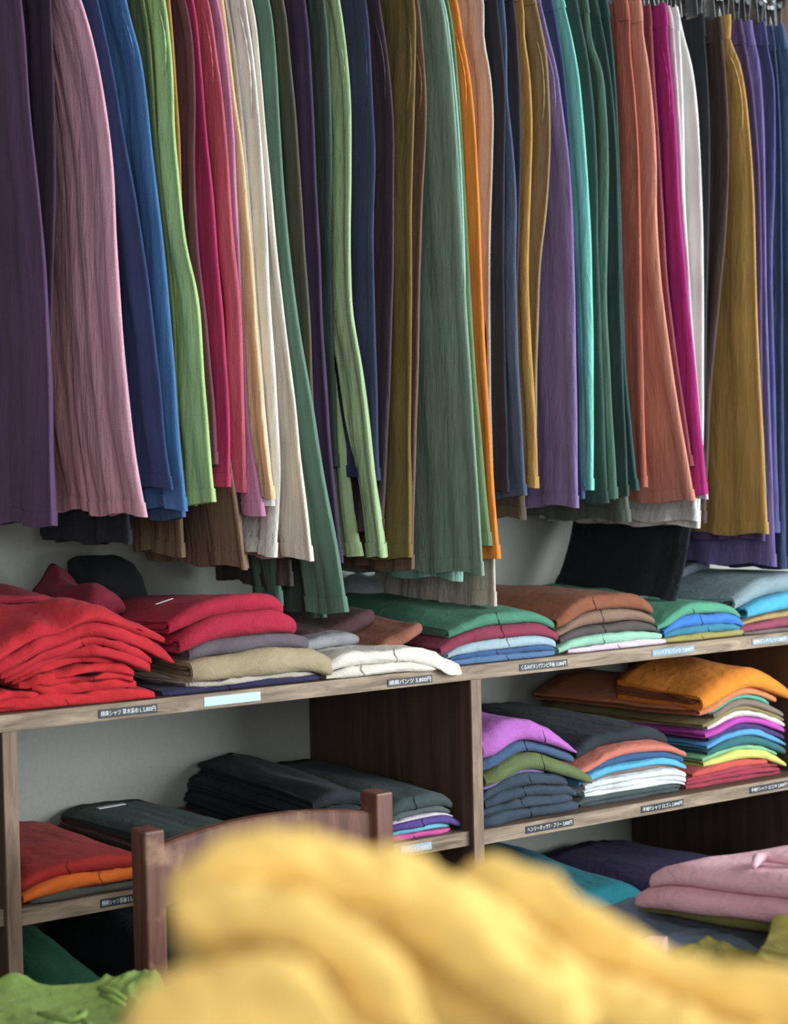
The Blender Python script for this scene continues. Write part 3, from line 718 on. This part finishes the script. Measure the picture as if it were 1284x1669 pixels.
# --- top board: green and blue stack
S = shelf_stack(1150, 1045, MAIN_Z, ts=0.72); X = PX(S, 1045)
fold(S, SH, 'olive yellow shirt at the bottom of the blue stack', 'shirt', (166, 154, 84), X(1088), X(1220), .015, .008, .42)
fold(S, SH, 'teal blue shirt above the olive yellow one', 'shirt', (62, 136, 164), X(1090), X(1212), .017, .012, .42, arch=.3)
fold(S, SH, 'bright cobalt blue shirt in the right of the top board', 'shirt', (66, 132, 218), X(1088), X(1216), .021, .010, .42, arch=.35)
fold(S, SH, 'sea green shirt on top of the cobalt blue one', 'shirt', (88, 168, 134), X(1076), X(1212), .019, .012, .42, arch=.5, wob=1.5)
fold(S, SH, 'green shirt lying further back, behind the sea green one', 'shirt', (72, 138, 112), X(1010), X(1140), .022, .2, .24, wob=1.4, seam=False, back=1.4)

# --- top board, right end
S = shelf_stack(1260, 1033, MAIN_Z, ts=0.74); X = PX(S, 1033)
fold(S, SH, 'grey brown shirt lying lowest at the right end of the top board', 'shirt', (120, 104, 100), X(1216), X(1390), .010, .006, .42, seam=False)
fold(S, SH, 'dusty maroon shirt at the right end of the top board', 'shirt', (158, 76, 96), X(1214), X(1390), .020, .010, .42, arch=.2)
fold(S, SH, 'tan shirt below the cyan one at the right end', 'shirt', (186, 152, 96), X(1218), X(1390), .014, .014, .42, arch=.2)
fold(S, SH, 'cyan blue shirt at the right end of the top board', 'shirt', (82, 186, 224), X(1226), X(1390), .034, .014, .42, arch=.2, c_in=(62, 104, 116), layers=2)
fold(S, TR, 'grey blue trousers with a thick fold, topmost at the right end', 'trousers', (140, 164, 172), X(1216), X(1390), .046, .03, .42, arch=.15, skew=-.05, layers=2, c_in=(104, 112, 116), seam=False)
fold(S, TR, 'slate trousers lying back behind the grey blue fold', 'trousers', (104, 116, 128), X(1130), X(1290), .03, .22, .22, seam=False, layers=2)

# --- lower board, right bay, left stack
YL = SHELF_Y+.002
S = shelf_stack(870, 1335, LOW_Z, YL, ts=0.9); X = PX(S, 1335, YL)
NV = (62, 76, 92)
G = 'dark navy shirts below the olive one'
for i, (a, b, t) in enumerate(((792, 952, .022), (794, 940, .016), (800, 948, .017), (792, 938, .018))):
    fold(S, SH, ['lowest of the four dark navy shirts below the olive one', 'second lowest dark navy shirt below the olive one',
                 'third lowest dark navy shirt below the olive one', 'uppermost dark navy shirt directly below the olive one'][i], 'shirt',
         NV, max(X(a), X(792)), X(b), t, .012+.002*i, .40, arch=.12*i, wob=1.6, group=G)
fold(S, SH, 'lavender shirt peeking out at the divider below the olive one', 'shirt', (150, 128, 196), X(792), X(900), .010, .02, .36, seam=False)
fold(S, SH, 'olive green shirt beside the divider', 'shirt', (104, 120, 74), X(796), X(970), .026, .006, .40, arch=.15, tilt=-.3)
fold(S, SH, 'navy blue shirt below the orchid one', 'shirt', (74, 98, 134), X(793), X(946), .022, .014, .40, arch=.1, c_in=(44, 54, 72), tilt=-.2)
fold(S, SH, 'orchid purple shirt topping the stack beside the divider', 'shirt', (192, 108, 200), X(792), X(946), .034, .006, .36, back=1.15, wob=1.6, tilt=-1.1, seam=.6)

# --- lower board, right bay, middle stack
S = shelf_stack(1040, 1312, LOW_Z, YL, ts=0.8); X = PX(S, 1312, YL)
fold(S, SH, 'lowest charcoal shirt below the white shirts', 'shirt', (70, 80, 84), X(962), X(1122), .012, .03, .42, seam=False)
fold(S, SH, 'charcoal green shirt directly below the white shirts', 'shirt', (74, 88, 86), X(958), X(1128), .014, .028, .42, seam=False, c_in=(40, 48, 54))
G = 'white shirts in the middle of the right bay'
for i in range(3):
    fold(S, SH, ['lowest of three white shirts in the right bay', 'middle one of three white shirts in the right bay', 'uppermost of three white shirts in the right bay'][i],
         'shirt', (232, 240, 240), X(968), X(1130), (.009, .013, .012)[i], .026-.002*i, .42, arch=.1, seam=False, group=G, wob=1.3)
fold(S, SH, 'taupe shirt between the white and the sky blue shirts', 'shirt', (140, 118, 110), X(966), X(1118), .011, .03, .42, seam=False)
fold(S, SH, 'sky blue shirt below the dark blue one in the middle stack', 'shirt', (92, 188, 232), X(958), X(1132), .012, .024, .42, arch=.2, seam=False)
fold(S, SH, 'dark steel blue shirt below the salmon one', 'shirt', (62, 98, 142), X(972), X(1132), .018, .026, .42, arch=.1, seam=False)
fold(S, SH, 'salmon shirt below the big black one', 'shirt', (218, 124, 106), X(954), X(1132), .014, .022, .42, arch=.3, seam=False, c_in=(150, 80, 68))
fold(S, SH, 'large black shirt with a white neck tag on the middle stack', 'shirt', (48, 54, 62), X(970), X(1120), .030, .05, .42, back=1.45, skew=-.03, wob=1.3, seam=False, tag=(X(970)-.005, .34, .022, .03))

# --- lower board, right bay, right stack
S = shelf_stack(1210, 1285, LOW_Z, YL, ts=0.74); X = PX(S, 1285, YL)
RS = [((164, 58, 76), .011, 1136, 1290, 0, 'lowest dark red shirt of the rainbow stack on the right'),
      ((172, 62, 80), .011, 1138, 1290, .1, 'second lowest dark red shirt of the rainbow stack'),
      ((178, 66, 82), .009, 1140, 1288, .4, 'third lowest dark red shirt of the rainbow stack'),
      ((214, 88, 80), .012, 1146, 1270, .7, 'coral red shirt below the yellow one'),
      ((224, 226, 116), .017, 1164, 1300, .5, 'lemon yellow shirt in the rainbow stack'),
      ((138, 202, 148), .009, 1166, 1286, .4, 'light green shirt above the lemon yellow one'),
      ((58, 118, 122), .019, 1172, 1300, .3, 'dark teal shirt in the rainbow stack'),
      ((92, 170, 228), .013, 1172, 1300, .2, 'light blue shirt in the rainbow stack'),
      ((84, 62, 122), .017, 1178, 1300, .1, 'purple shirt in the rainbow stack'),
      ((206, 80, 190), .015, 1170, 1300, .1, 'magenta pink shirt in the rainbow stack'),
      ((226, 216, 210), .014, 1174, 1300, .1, 'off white shirt above the magenta pink one'),
      ((150, 138, 88), .010, 1166, 1296, .2, 'olive khaki shirt in the upper rainbow stack'),
      ((142, 126, 112), .016, 1182, 1296, .2, 'taupe grey shirt in the upper rainbow stack'),
      ((98, 190, 164), .012, 1176, 1276, .2, 'mint teal shirt directly below the orange ones')]
for i, (c, t, a, b, ar, lb) in enumerate(RS):
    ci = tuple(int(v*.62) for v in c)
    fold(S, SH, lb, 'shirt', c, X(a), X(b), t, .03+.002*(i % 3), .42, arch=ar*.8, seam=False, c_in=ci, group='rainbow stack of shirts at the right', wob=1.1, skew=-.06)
fold(S, SH, 'pale orange shirt under the top orange one', 'shirt', (226, 140, 92), X(1156), X(1280), .020, .024, .42, seam=False, skew=-.06, c_in=(150, 84, 56), layers=2)
fold(S, SH, 'bright orange shirt crowning the rainbow stack', 'shirt', (240, 142, 40), X(1154), X(1300), .042, .012, .22, back=1.5, arch=.1, skew=-.02, seam=False, wob=1.2, tilt=-.25, layers=2, c_in=(150, 84, 50))

# --- lower board, left bay
YM = SHELF_Y+.012
S = shelf_stack(130, 1468, LOW_Z, YM, ts=0.6); X = PX(S, 1468, YM)
fold(S, SH, 'charcoal green shirt at the bottom of the orange and red pile', 'shirt', (92, 94, 84), X(52), X(262), .020, .004, .40, wob=1.5, seam=False, layers=2)
fold(S, SH, 'neon orange shirt below the brick red one', 'shirt', (255, 120, 40), X(38), X(258), .026, .004, .40, wob=1.2, arch=.25, seam=.55, c_in=(214, 96, 40))
fold(S, SH, 'brick red shirt on top of the neon orange one', 'shirt', (188, 48, 44), X(34), X(256), .028, .010, .42, back=.55, wob=1.2, arch=.2, seam=.35, tilt=-.4)
S = shelf_stack(300, 1440, LOW_Z, YM, ts=0.38); X = PX(S, 1440, YM)
for i, (c, t, lb) in enumerate((((122, 112, 108), .018, 'lowest grey taupe shirt behind the chair post'), ((136, 124, 118), .016, 'second grey taupe shirt behind the chair post'),
                                ((120, 104, 100), .014, 'brown grey shirt above the taupe ones behind the chair'), ((112, 62, 62), .022, 'dull maroon shirt in the pile behind the chair post'),
                                ((58, 76, 72), .018, 'dark spruce shirt below the top one behind the chair'), ((62, 88, 82), .020, 'dark green shirt with a pale tag topping the pile behind the chair'))):
    fold(S, SH, lb, 'shirt', c, X(330), X(480), t, .03, .46, seam=False, back=.8, skew=-.02, wob=1.2, c_in=c,
         tag=((X(300)+.05, .42, .05, .012) if i == 5 else None))
S = shelf_stack(660, 1378, LOW_Z, YM, ts=0.66); X = PX(S, 1378, YM)
fold(S, SH, 'hot pink shirt at the bottom of the dark pile right of the chair', 'shirt', (222, 92, 164), X(634), X(740), .013, .012, .42)
fold(S, SH, 'aqua blue shirt above the hot pink one', 'shirt', (112, 196, 216), X(634), X(738), .014, .014, .42, seam=False)
fold(S, SH, 'violet shirt in the dark pile right of the chair', 'shirt', (96, 74, 152), X(634), X(757), .020, .010, .42, seam=.45)
fold(S, SH, 'pale mauve white shirt edge in the dark pile', 'shirt', (216, 204, 214), X(634), X(745), .008, .012, .42, seam=False)
fold(S, SH, 'slate grey shirt in the dark pile', 'shirt', (92, 102, 104), X(634), X(742), .016, .014, .42, seam=False)
fold(S, SH, 'dark grey green shirt near the top of the dark pile', 'shirt', (70, 84, 84), X(634), X(744), .030, .010, .42, arch=.15, seam=.4, back=1.2)
S = shelf_stack(560, 1400, LOW_Z, YM, ts=1.0); X = PX(S, 1400, YM)
BK = (44, 50, 56)
fold(S, SH, 'lowest of three black shirts behind the chair, left of the dark pile', 'shirt', BK, X(530), X(630), .029, .05, .44, back=1.1, wob=1.6, seam=False, layers=2)
fold(S, SH, 'middle one of three black shirts behind the chair', 'shirt', BK, X(540), X(638), .028, .06, .43, back=1.1, wob=1.6, seam=False, layers=2)
fold(S, SH, 'topmost of three black shirts, with a grey neck tag, behind the chair', 'shirt', BK, X(552), X(696), .022, .07, .42, back=1.1, wob=1.6, seam=False, arch=.2, tag=(X(552)+.06, .44, .05, .02))
# bundles pushed back against the wall
def at_wall(name, label, cat, c, xa, xb, ytop, Y, depth, **k):
    a = at(xa, ytop, Y); b = at(xb, ytop, Y)
    St = Stack((a[0], Y), 0, MAIN_Z)
    return fold(St, name, label, cat, c, 0, b[0]-a[0], a[2]-MAIN_Z, 0.0, depth, seam=False, **k)
at_wall('cloth_bundle', 'black cloth bundle at the wall behind the red shirts', 'bundle', (36, 40, 44), 162, 246, 912, 2.62, .13, layers=2, taper=.04, wob=.15)
at_wall('cloth_bundle', 'pale grey cloth bundle at the wall behind the emerald green shirt', 'bundle', (196, 204, 212), 585, 688, 944, 2.66, .10, layers=2)
# --- bottom boards
S = Stack((at(110, 1600, SHELF_Y)[0], SHELF_Y), 0, BOT_Z); X = PX(S, 1600)
fold(S, SH, 'dark grey garment at the bottom of the bottle green pile', 'trousers', (70, 74, 72), X(44), X(250), .06, .02, .42, seam=False, layers=2)
fold(S, SH, 'dark bottle green trousers lying in the lowest left compartment', 'trousers', (52, 126, 96), X(44), X(250), .05, .01, .40, back=1.9, wob=1.5, seam=.3)
S = Stack((at(330, 1600, SHELF_Y)[0], SHELF_Y), 0, BOT_Z); X = PX(S, 1600)
fold(S, TR, 'black trousers beside the bottle green pile, behind the chair', 'trousers', (36, 40, 48), X(270), X(460), .15, .03, .44, seam=False, layers=3, back=1.1)
S = Stack((at(960, 1500, SHELF_Y)[0], SHELF_Y), 0, BOT_Z); X = PX(S, 1500)
fold(S, TR, 'charcoal garment under the teal one in the lowest right compartment', 'trousers', (70, 74, 80), X(870), X(1062), .07, .02, .42, seam=False, layers=2)
fold(S, TR, 'deep teal garment in the lowest right compartment', 'trousers', (30, 128, 142), X(870), X(1066), .068, .01, .42, back=1.1, wob=1.4, seam=.4)
S = Stack((at(1180, 1460, SHELF_Y)[0], SHELF_Y), 0, BOT_Z); X = PX(S, 1460)
fold(S, TR, 'near black garment under the aubergine one, lowest right compartment', 'trousers', (44, 40, 50), X(1112), X(1300), .055, .02, .44, seam=False, layers=2)
fold(S, TR, 'dark aubergine garment under the right bay board', 'trousers', (64, 52, 98), X(1116), X(1300), .036, .02, .44, back=.8, wob=1.5, arch=.2, seam=False)

# ------------------------------------------------------------------ chair, table, foreground
cp = atd(240, 1350, 2.28)
CX0, CY, CZ = cp[0], cp[1], cp[2]
CX1 = at(613, 1290, CY)[0]
chair = thing('dining_chair', ((CX0+CX1)/2, CY-.2, 0), 'worn dark reddish wooden chair with arched top rail standing before the shelves', 'chair')
CB = ((CX0+CX1)/2, CY-.2, 0)
PW, PD = .029, .044
def post(x, ztop, name='back_post'):
    bm = bmesh.new(); bmesh.ops.create_cube(bm, size=1)
    for v_ in bm.verts: v_.co = Vector((x+v_.co.x*PW, CY+v_.co.y*PD+(.0), .0 if v_.co.z < 0 else ztop))
    bmesh.ops.bevel(bm, geom=[e for e in bm.edges], offset=.003, segments=2, profile=.5, affect='EDGES')
    return part(name, bm_mesh(bm), M_CHAIR, chair, CB)
post(CX0, CZ); post(CX1, CZ+.004)
def arched_rail(z0, z1, rise, name):
    n = 24; V = []; xa, xb = CX0+PW/2-.003, CX1-PW/2+.003
    for i in range(n+1):
        t = i/n; x = xa+(xb-xa)*t
        zt = z1+rise*(1-(2*t-1)**2); zb = z0+rise*.5*(1-(2*t-1)**2)
        bow = .010*(1-(2*t-1)**2)
        for y, z in ((-.010, zb), (-.010, zt-.003), (-.007, zt), (.007, zt), (.010, zt-.003), (.010, zb)): V.append((x, CY+y+bow, z))
    Fc = [(i*6+k, (i+1)*6+k, (i+1)*6+(k+1) % 6, i*6+(k+1) % 6) for i in range(n) for k in range(6)]
    Fc += [(5, 4, 3, 2, 1, 0), tuple(n*6+k for k in range(6))]
    return part(name, mesh(V, Fc, False), M_CHAIR, chair, CB)
arched_rail(CZ-.105, CZ-.024, .016, 'top_rail')
arched_rail(CZ-.24, CZ-.20, .010, 'lower_rail')
for k in range(3):
    x = CX0+(CX1-CX0)*(.25+.25*k)
    part('slat', box_mesh((x-.014, CY-.005, CZ-.205), (x+.014, CY+.007, CZ-.105), .002), M_CHAIR, chair, CB)
SZ = .42
part('seat', box_mesh((CX0-.02, CY-.40, SZ-.025), (CX1+.02, CY+.01, SZ), .006), M_CHAIR, chair, CB)
for x in (CX0, CX1):
    part('leg', box_mesh((x-PW/2, CY-.385, 0), (x+PW/2, CY-.345, SZ-.026), .003), M_CHAIR, chair, CB)
    part('stretcher', box_mesh((x-.009, CY-.346, .17), (x+.009, CY-.021, .2), .002), M_CHAIR, chair, CB)
part('stretcher', box_mesh((CX0+PW/2, CY-.374, .25), (CX1-PW/2, CY-.356, .28), .002), M_CHAIR, chair, CB)

# low display table in front of the chair
TZ = .60
TX0, TX1, TY0, TY1 = .28, 2.75, 1.0, CY-.07
table = thing('display_table', ((TX0+TX1)/2, (TY0+TY1)/2, 0), 'low wooden display table carrying the lime, pink and olive clothes', 'table')
TB = ((TX0+TX1)/2, (TY0+TY1)/2, 0)
part('tabletop', box_mesh((TX0, TY0, TZ-.03), (TX1, TY1, TZ), .003), M_TABLE, table, TB)
for x in (TX0+.05, TX1-.05):
    for y in (TY0+.05, TY1-.05):
        part('leg', box_mesh((x-.03, y-.03, 0), (x+.03, y+.03, TZ-.03), .003), M_TABLE, table, TB)
part('apron', box_mesh((TX0+.08, TY0+.04, TZ-.10), (TX1-.08, TY0+.06, TZ-.03), .002), M_TABLE, table, TB)
part('apron', box_mesh((TX0+.08, TY1-.06, TZ-.10), (TX1-.08, TY1-.04, TZ-.03), .002), M_TABLE, table, TB)

def pile_at(px, py, z, ang, wa=.9, wb=.75):
    p = atz(px, py, z); return Stack(p, ang, TZ, wa, wb)
# pink shirts on the right, their rolled fold facing left
A80 = math.radians(-78)
S = pile_at(1050, 1446, .715, A80)
fold(S, TR, 'dark grey garment lying lowest in the pile of pink shirts', 'trousers', (96, 100, 108), -.06, .42, .086, .012, .36, seam=False, layers=2)
fold(S, TR, 'olive brown garment peeking out under the pink shirts', 'trousers', (142, 134, 70), -.02, .42, .020, .006, .36, seam=False)
fold(S, SH, 'lower pink shirt at the right on the display table', 'shirt', (238, 176, 186), -.015, .32, .024, -.012, .36, seam=False, wob=1.0, taper=.3, skew=.20)
pk = fold(S, SH, 'upper pink shirt with a rolled collar at the right on the table', 'shirt', (246, 190, 200), .0, .34, .028, .004, .36, seam=False, wob=1.0, taper=.3, skew=.20)
cp_ = [atz(px, py, .766) for px, py in ((1228, 1412), (1234, 1400), (1250, 1396), (1272, 1400), (1300, 1404), (1340, 1404))]
link('collar', mesh(*tube_pts([p-np.array(pk.location) for p in cp_], [.004, .007, .0075, .007, .007, .007], 12)), fabric((246, 190, 200), 'fold'), pk)
def blob_mesh(items, voxel=.004, smooth=8, off=(0, 0, 0)):
    """soft cloth lump: tapering tubes of points merged by a voxel remesh"""
    bm = bmesh.new()
    for pts, rads in items:
        V, Fc = tube_pts(pts, rads, 14)
        vv = [bm.verts.new(Vector(p)) for p in V]
        for q in Fc: bm.faces.new([vv[i] for i in q])
        for p, r_ in ((pts[0], rads[0]), (pts[-1], rads[-1])):
            bmesh.ops.create_icosphere(bm, subdivisions=2, radius=r_, matrix=Matrix.Translation(Vector(p)))
    me = bpy.data.meshes.new('mesh'); bm.to_mesh(me); bm.free()
    o = bpy.data.objects.new('tmp', me); col.objects.link(o)
    m = o.modifiers.new('r', 'REMESH'); m.mode = 'VOXEL'; m.voxel_size = voxel
    s = o.modifiers.new('s', 'SMOOTH'); s.factor = .5; s.iterations = smooth
    dg = bpy.context.evaluated_depsgraph_get()
    out = bpy.data.meshes.new_from_object(o.evaluated_get(dg))
    bpy.data.objects.remove(o); bpy.data.meshes.remove(me)
    nr = [v.normal.copy() for v in out.vertices]
    for v, q in zip(out.vertices, nr):
        p = v.co
        v.co = p+q*(.0075*noise.noise(p*26)+.0045*(1-abs(noise.noise(p*48+Vector((3, 3, 3)))))**2-.002)
    out.polygons.foreach_set('use_smooth', np.ones(len(out.polygons), bool))
    return out

# garments spread loosely on the table: a wrinkled sheet with thickness over a four cornered patch
def drape(name, label, cat, c, quad, ztop, zb, amp=.008, lumps=(), nu=70, nv=60, rough=1.0, extra=None):
    r = random.Random(zlib.crc32(label.encode())); off = Vector((r.uniform(-50, 50), r.uniform(-50, 50), 0))
    Q = [atz(px, py, ztop) for px, py in quad]
    base = (Q[0]+Q[1]+Q[2]+Q[3])/4; base[2] = zb
    top = []; bot = []
    L_ = [(atz(px, py, ztop), h, w) for px, py, h, w in lumps]
    for i in range(nu):
        for j in range(nv):
            u, v = i/(nu-1), j/(nv-1)
            p = (Q[0]*(1-u)+Q[1]*u)*(1-v)+(Q[3]*(1-u)+Q[2]*u)*v
            e = min(u, 1-u, v, 1-v)
            wv = .018*noise.noise(Vector((p[0]*7, p[1]*7, 5))+off)
            p = p+np.array([wv, .018*noise.noise(Vector((p[0]*7, p[1]*7, 15))+off), 0])
            k = min(1, e/.06); edge = math.sqrt(max(0, 1-(1-k)**2))
            x = Vector((p[0]*11, p[1]*11, 0))+off
            d = x+Vector((noise.noise(x*.8), noise.noise(x*.8+Vector((9, 9, 9))), 0))*1.1
            rid = (1-abs(noise.noise(d)))**2*.7+(1-abs(noise.noise(d*2.3)))**2*.4
            z = amp*(rid-.7)+amp*.8*noise.noise(x*.5)
            for q, h, w in L_: z += h*math.exp(-((p[0]-q[0])**2+(p[1]-q[1])**2)/(w*w))
            h = max(.0015, (ztop-zb+z))*edge+.0008
            top.append((p[0]-base[0], p[1]-base[1], h)); bot.append((p[0]-base[0], p[1]-base[1], .0004))
    V = top+bot; n = nu*nv; Fc = []
    for i in range(nu-1):
        for j in range(nv-1):
            a_ = i*nv+j; q = (a_, a_+nv, a_+nv+1, a_+1)
            Fc.append(tuple(reversed(q))); Fc.append(tuple(n+k_ for k_ in q))
    rim = [i*nv for i in range(nu)]+[(nu-1)*nv+j for j in range(1, nv)]+[i*nv+nv-1 for i in range(nu-2, -1, -1)]+[j for j in range(nv-2, 0, -1)]
    for k_ in range(len(rim)):
        a_, b_ = rim[k_], rim[(k_+1) % len(rim)]; Fc.append((a_, b_, n+b_, n+a_))
    root = thing(name, tuple(base), label, cat)
    link('cloth_sheet', mesh(V, Fc), fabric(c, 'fold'), root)

    return root, base
lime = (140, 170, 80)
lm, lb_ = drape('spread_garment', 'lime green garment with knotted ties spread at the lower left', 'garment', lime,
                [(-60, 1602), (262, 1586), (330, 1790), (-90, 1800)], .668, TZ, .011, [(26, 1600, .026, .022), (225, 1602, .012, .06), (120, 1640, -.010, .05)], 110, 90)
def tie(pts, r_=.0042):
    P = [atz(px, py, .682+dz)-lb_ for px, py, dz in pts]
    link('fabric_tie', mesh(*tube_pts(P, [r_*.6]+[r_]*(len(P)-2)+[r_*.6], 8)), fabric(lime, 'fold'), lm)
tie([(62, 1652, 0), (80, 1655, .003), (100, 1660, .004), (120, 1664, .004), (132, 1658, .006), (138, 1650, .004), (128, 1652, .0)])
tie([(132, 1660, .004), (145, 1672, .002), (150, 1690, 0)])
tie([(160, 1612, .006), (172, 1612, .009), (186, 1618, .007), (204, 1628, .004)])
tie([(164, 1620, .004), (180, 1626, .007), (202, 1638, .004)])
drape('spread_garment', 'blue grey garment spread in front of the pink shirts', 'garment', (106, 122, 140),
      [(956, 1484), (1046, 1462), (1310, 1562), (900, 1640)], .672, TZ, .007, [(1020, 1480, .012, .05)], 90, 70)
drape('folded_cloth', 'small pale pink cloth corner lying on the blue grey garment', 'cloth', (236, 190, 190),
      [(1046, 1536), (1060, 1526), (1092, 1528), (1094, 1556)], .688, .672, .002, (), 30, 20)
drape('spread_garment', 'olive garment with a long flat hem at the lower right', 'garment', (138, 126, 44),
      [(1082, 1552), (1146, 1528), (1360, 1580), (1330, 1690)], .694, .674, .006, (), 80, 60)
drape('spread_garment', 'second olive garment piled at the right frame edge', 'garment', (134, 122, 40),
      [(1218, 1556), (1264, 1500), (1380, 1500), (1360, 1620)], .716, .690, .006, [(1275, 1505, .014, .03)], 70, 60)

yel = (248, 204, 108)
def T(lst):      # (px, py, depth, radius px) -> tube
    return [atd(a, b, d) for a, b, d, r in lst], [r*d/F for a, b, d, r in lst]
items = [T(l) for l in (
    [(318, 1452, .62, 48), (380, 1415, .625, 60), (500, 1408, .63, 64), (620, 1432, .635, 62), (720, 1500, .64, 58), (800, 1570, .64, 54), (920, 1650, .64, 54)],
    [(312, 1488, .60, 46), (400, 1478, .595, 52), (490, 1497, .59, 47), (560, 1545, .585, 40), (640, 1625, .58, 40), (700, 1710, .575, 40)],
    [(252, 1660, .575, 52), (325, 1612, .57, 50), (420, 1592, .565, 46), (510, 1635, .56, 42), (580, 1720, .555, 44)],
    [(420, 1540, .605, 40), (500, 1570, .60, 40), (580, 1640, .59, 40), (640, 1730, .585, 40)],
    [(790, 1455, .72, 52), (860, 1478, .71, 58), (960, 1540, .70, 56), (1090, 1590, .69, 50), (1220, 1620, .68, 48), (1340, 1650, .67, 50)],
    [(640, 1420, .66, 46), (740, 1475, .67, 46), (840, 1545, .67, 48), (960, 1625, .67, 48), (1100, 1700, .66, 50)],
    [(900, 1580, .655, 42), (1020, 1650, .65, 44), (1180, 1720, .64, 46)],
    [(250, 1740, .56, 70), (420, 1700, .56, 60), (560, 1760, .55, 60)],
    [(560, 1560, .68, 90), (720, 1640, .69, 100), (900, 1690, .70, 100), (1250, 1760, .70, 110)],
    [(360, 1520, .66, 60), (420, 1600, .66, 90), (560, 1700, .65, 110)],
)]
base = atd(650, 1760, .62)
yt = thing('yellow_garment', (base[0], base[1], base[2]-.03), 'fluffy yellow garment heaped in soft folds, blurred in the near foreground', 'garment')
YB = (base[0], base[1], base[2]-.03)
part('cloth_body', blob_mesh(items, .003, 12), fabric(yel, 'knit'), yt, YB)
# plinth that carries it
pz = base[2]-.055
c0 = atd(250, 1760, .58); c1 = atd(1300, 1790, .64)
pl = thing('plinth', (base[0], base[1], 0), 'tall narrow wooden display plinth under the yellow garment', 'plinth')
PB = (base[0], base[1], 0)
part('plinth_top', box_mesh((base[0]-.17, base[1]-.13, pz-.02), (base[0]+.17, base[1]+.13, pz), .002), M_TABLE, pl, PB)
part('plinth_body', box_mesh((base[0]-.15, base[1]-.11, 0), (base[0]+.15, base[1]+.11, pz-.02), .002), M_TABLE, pl, PB)
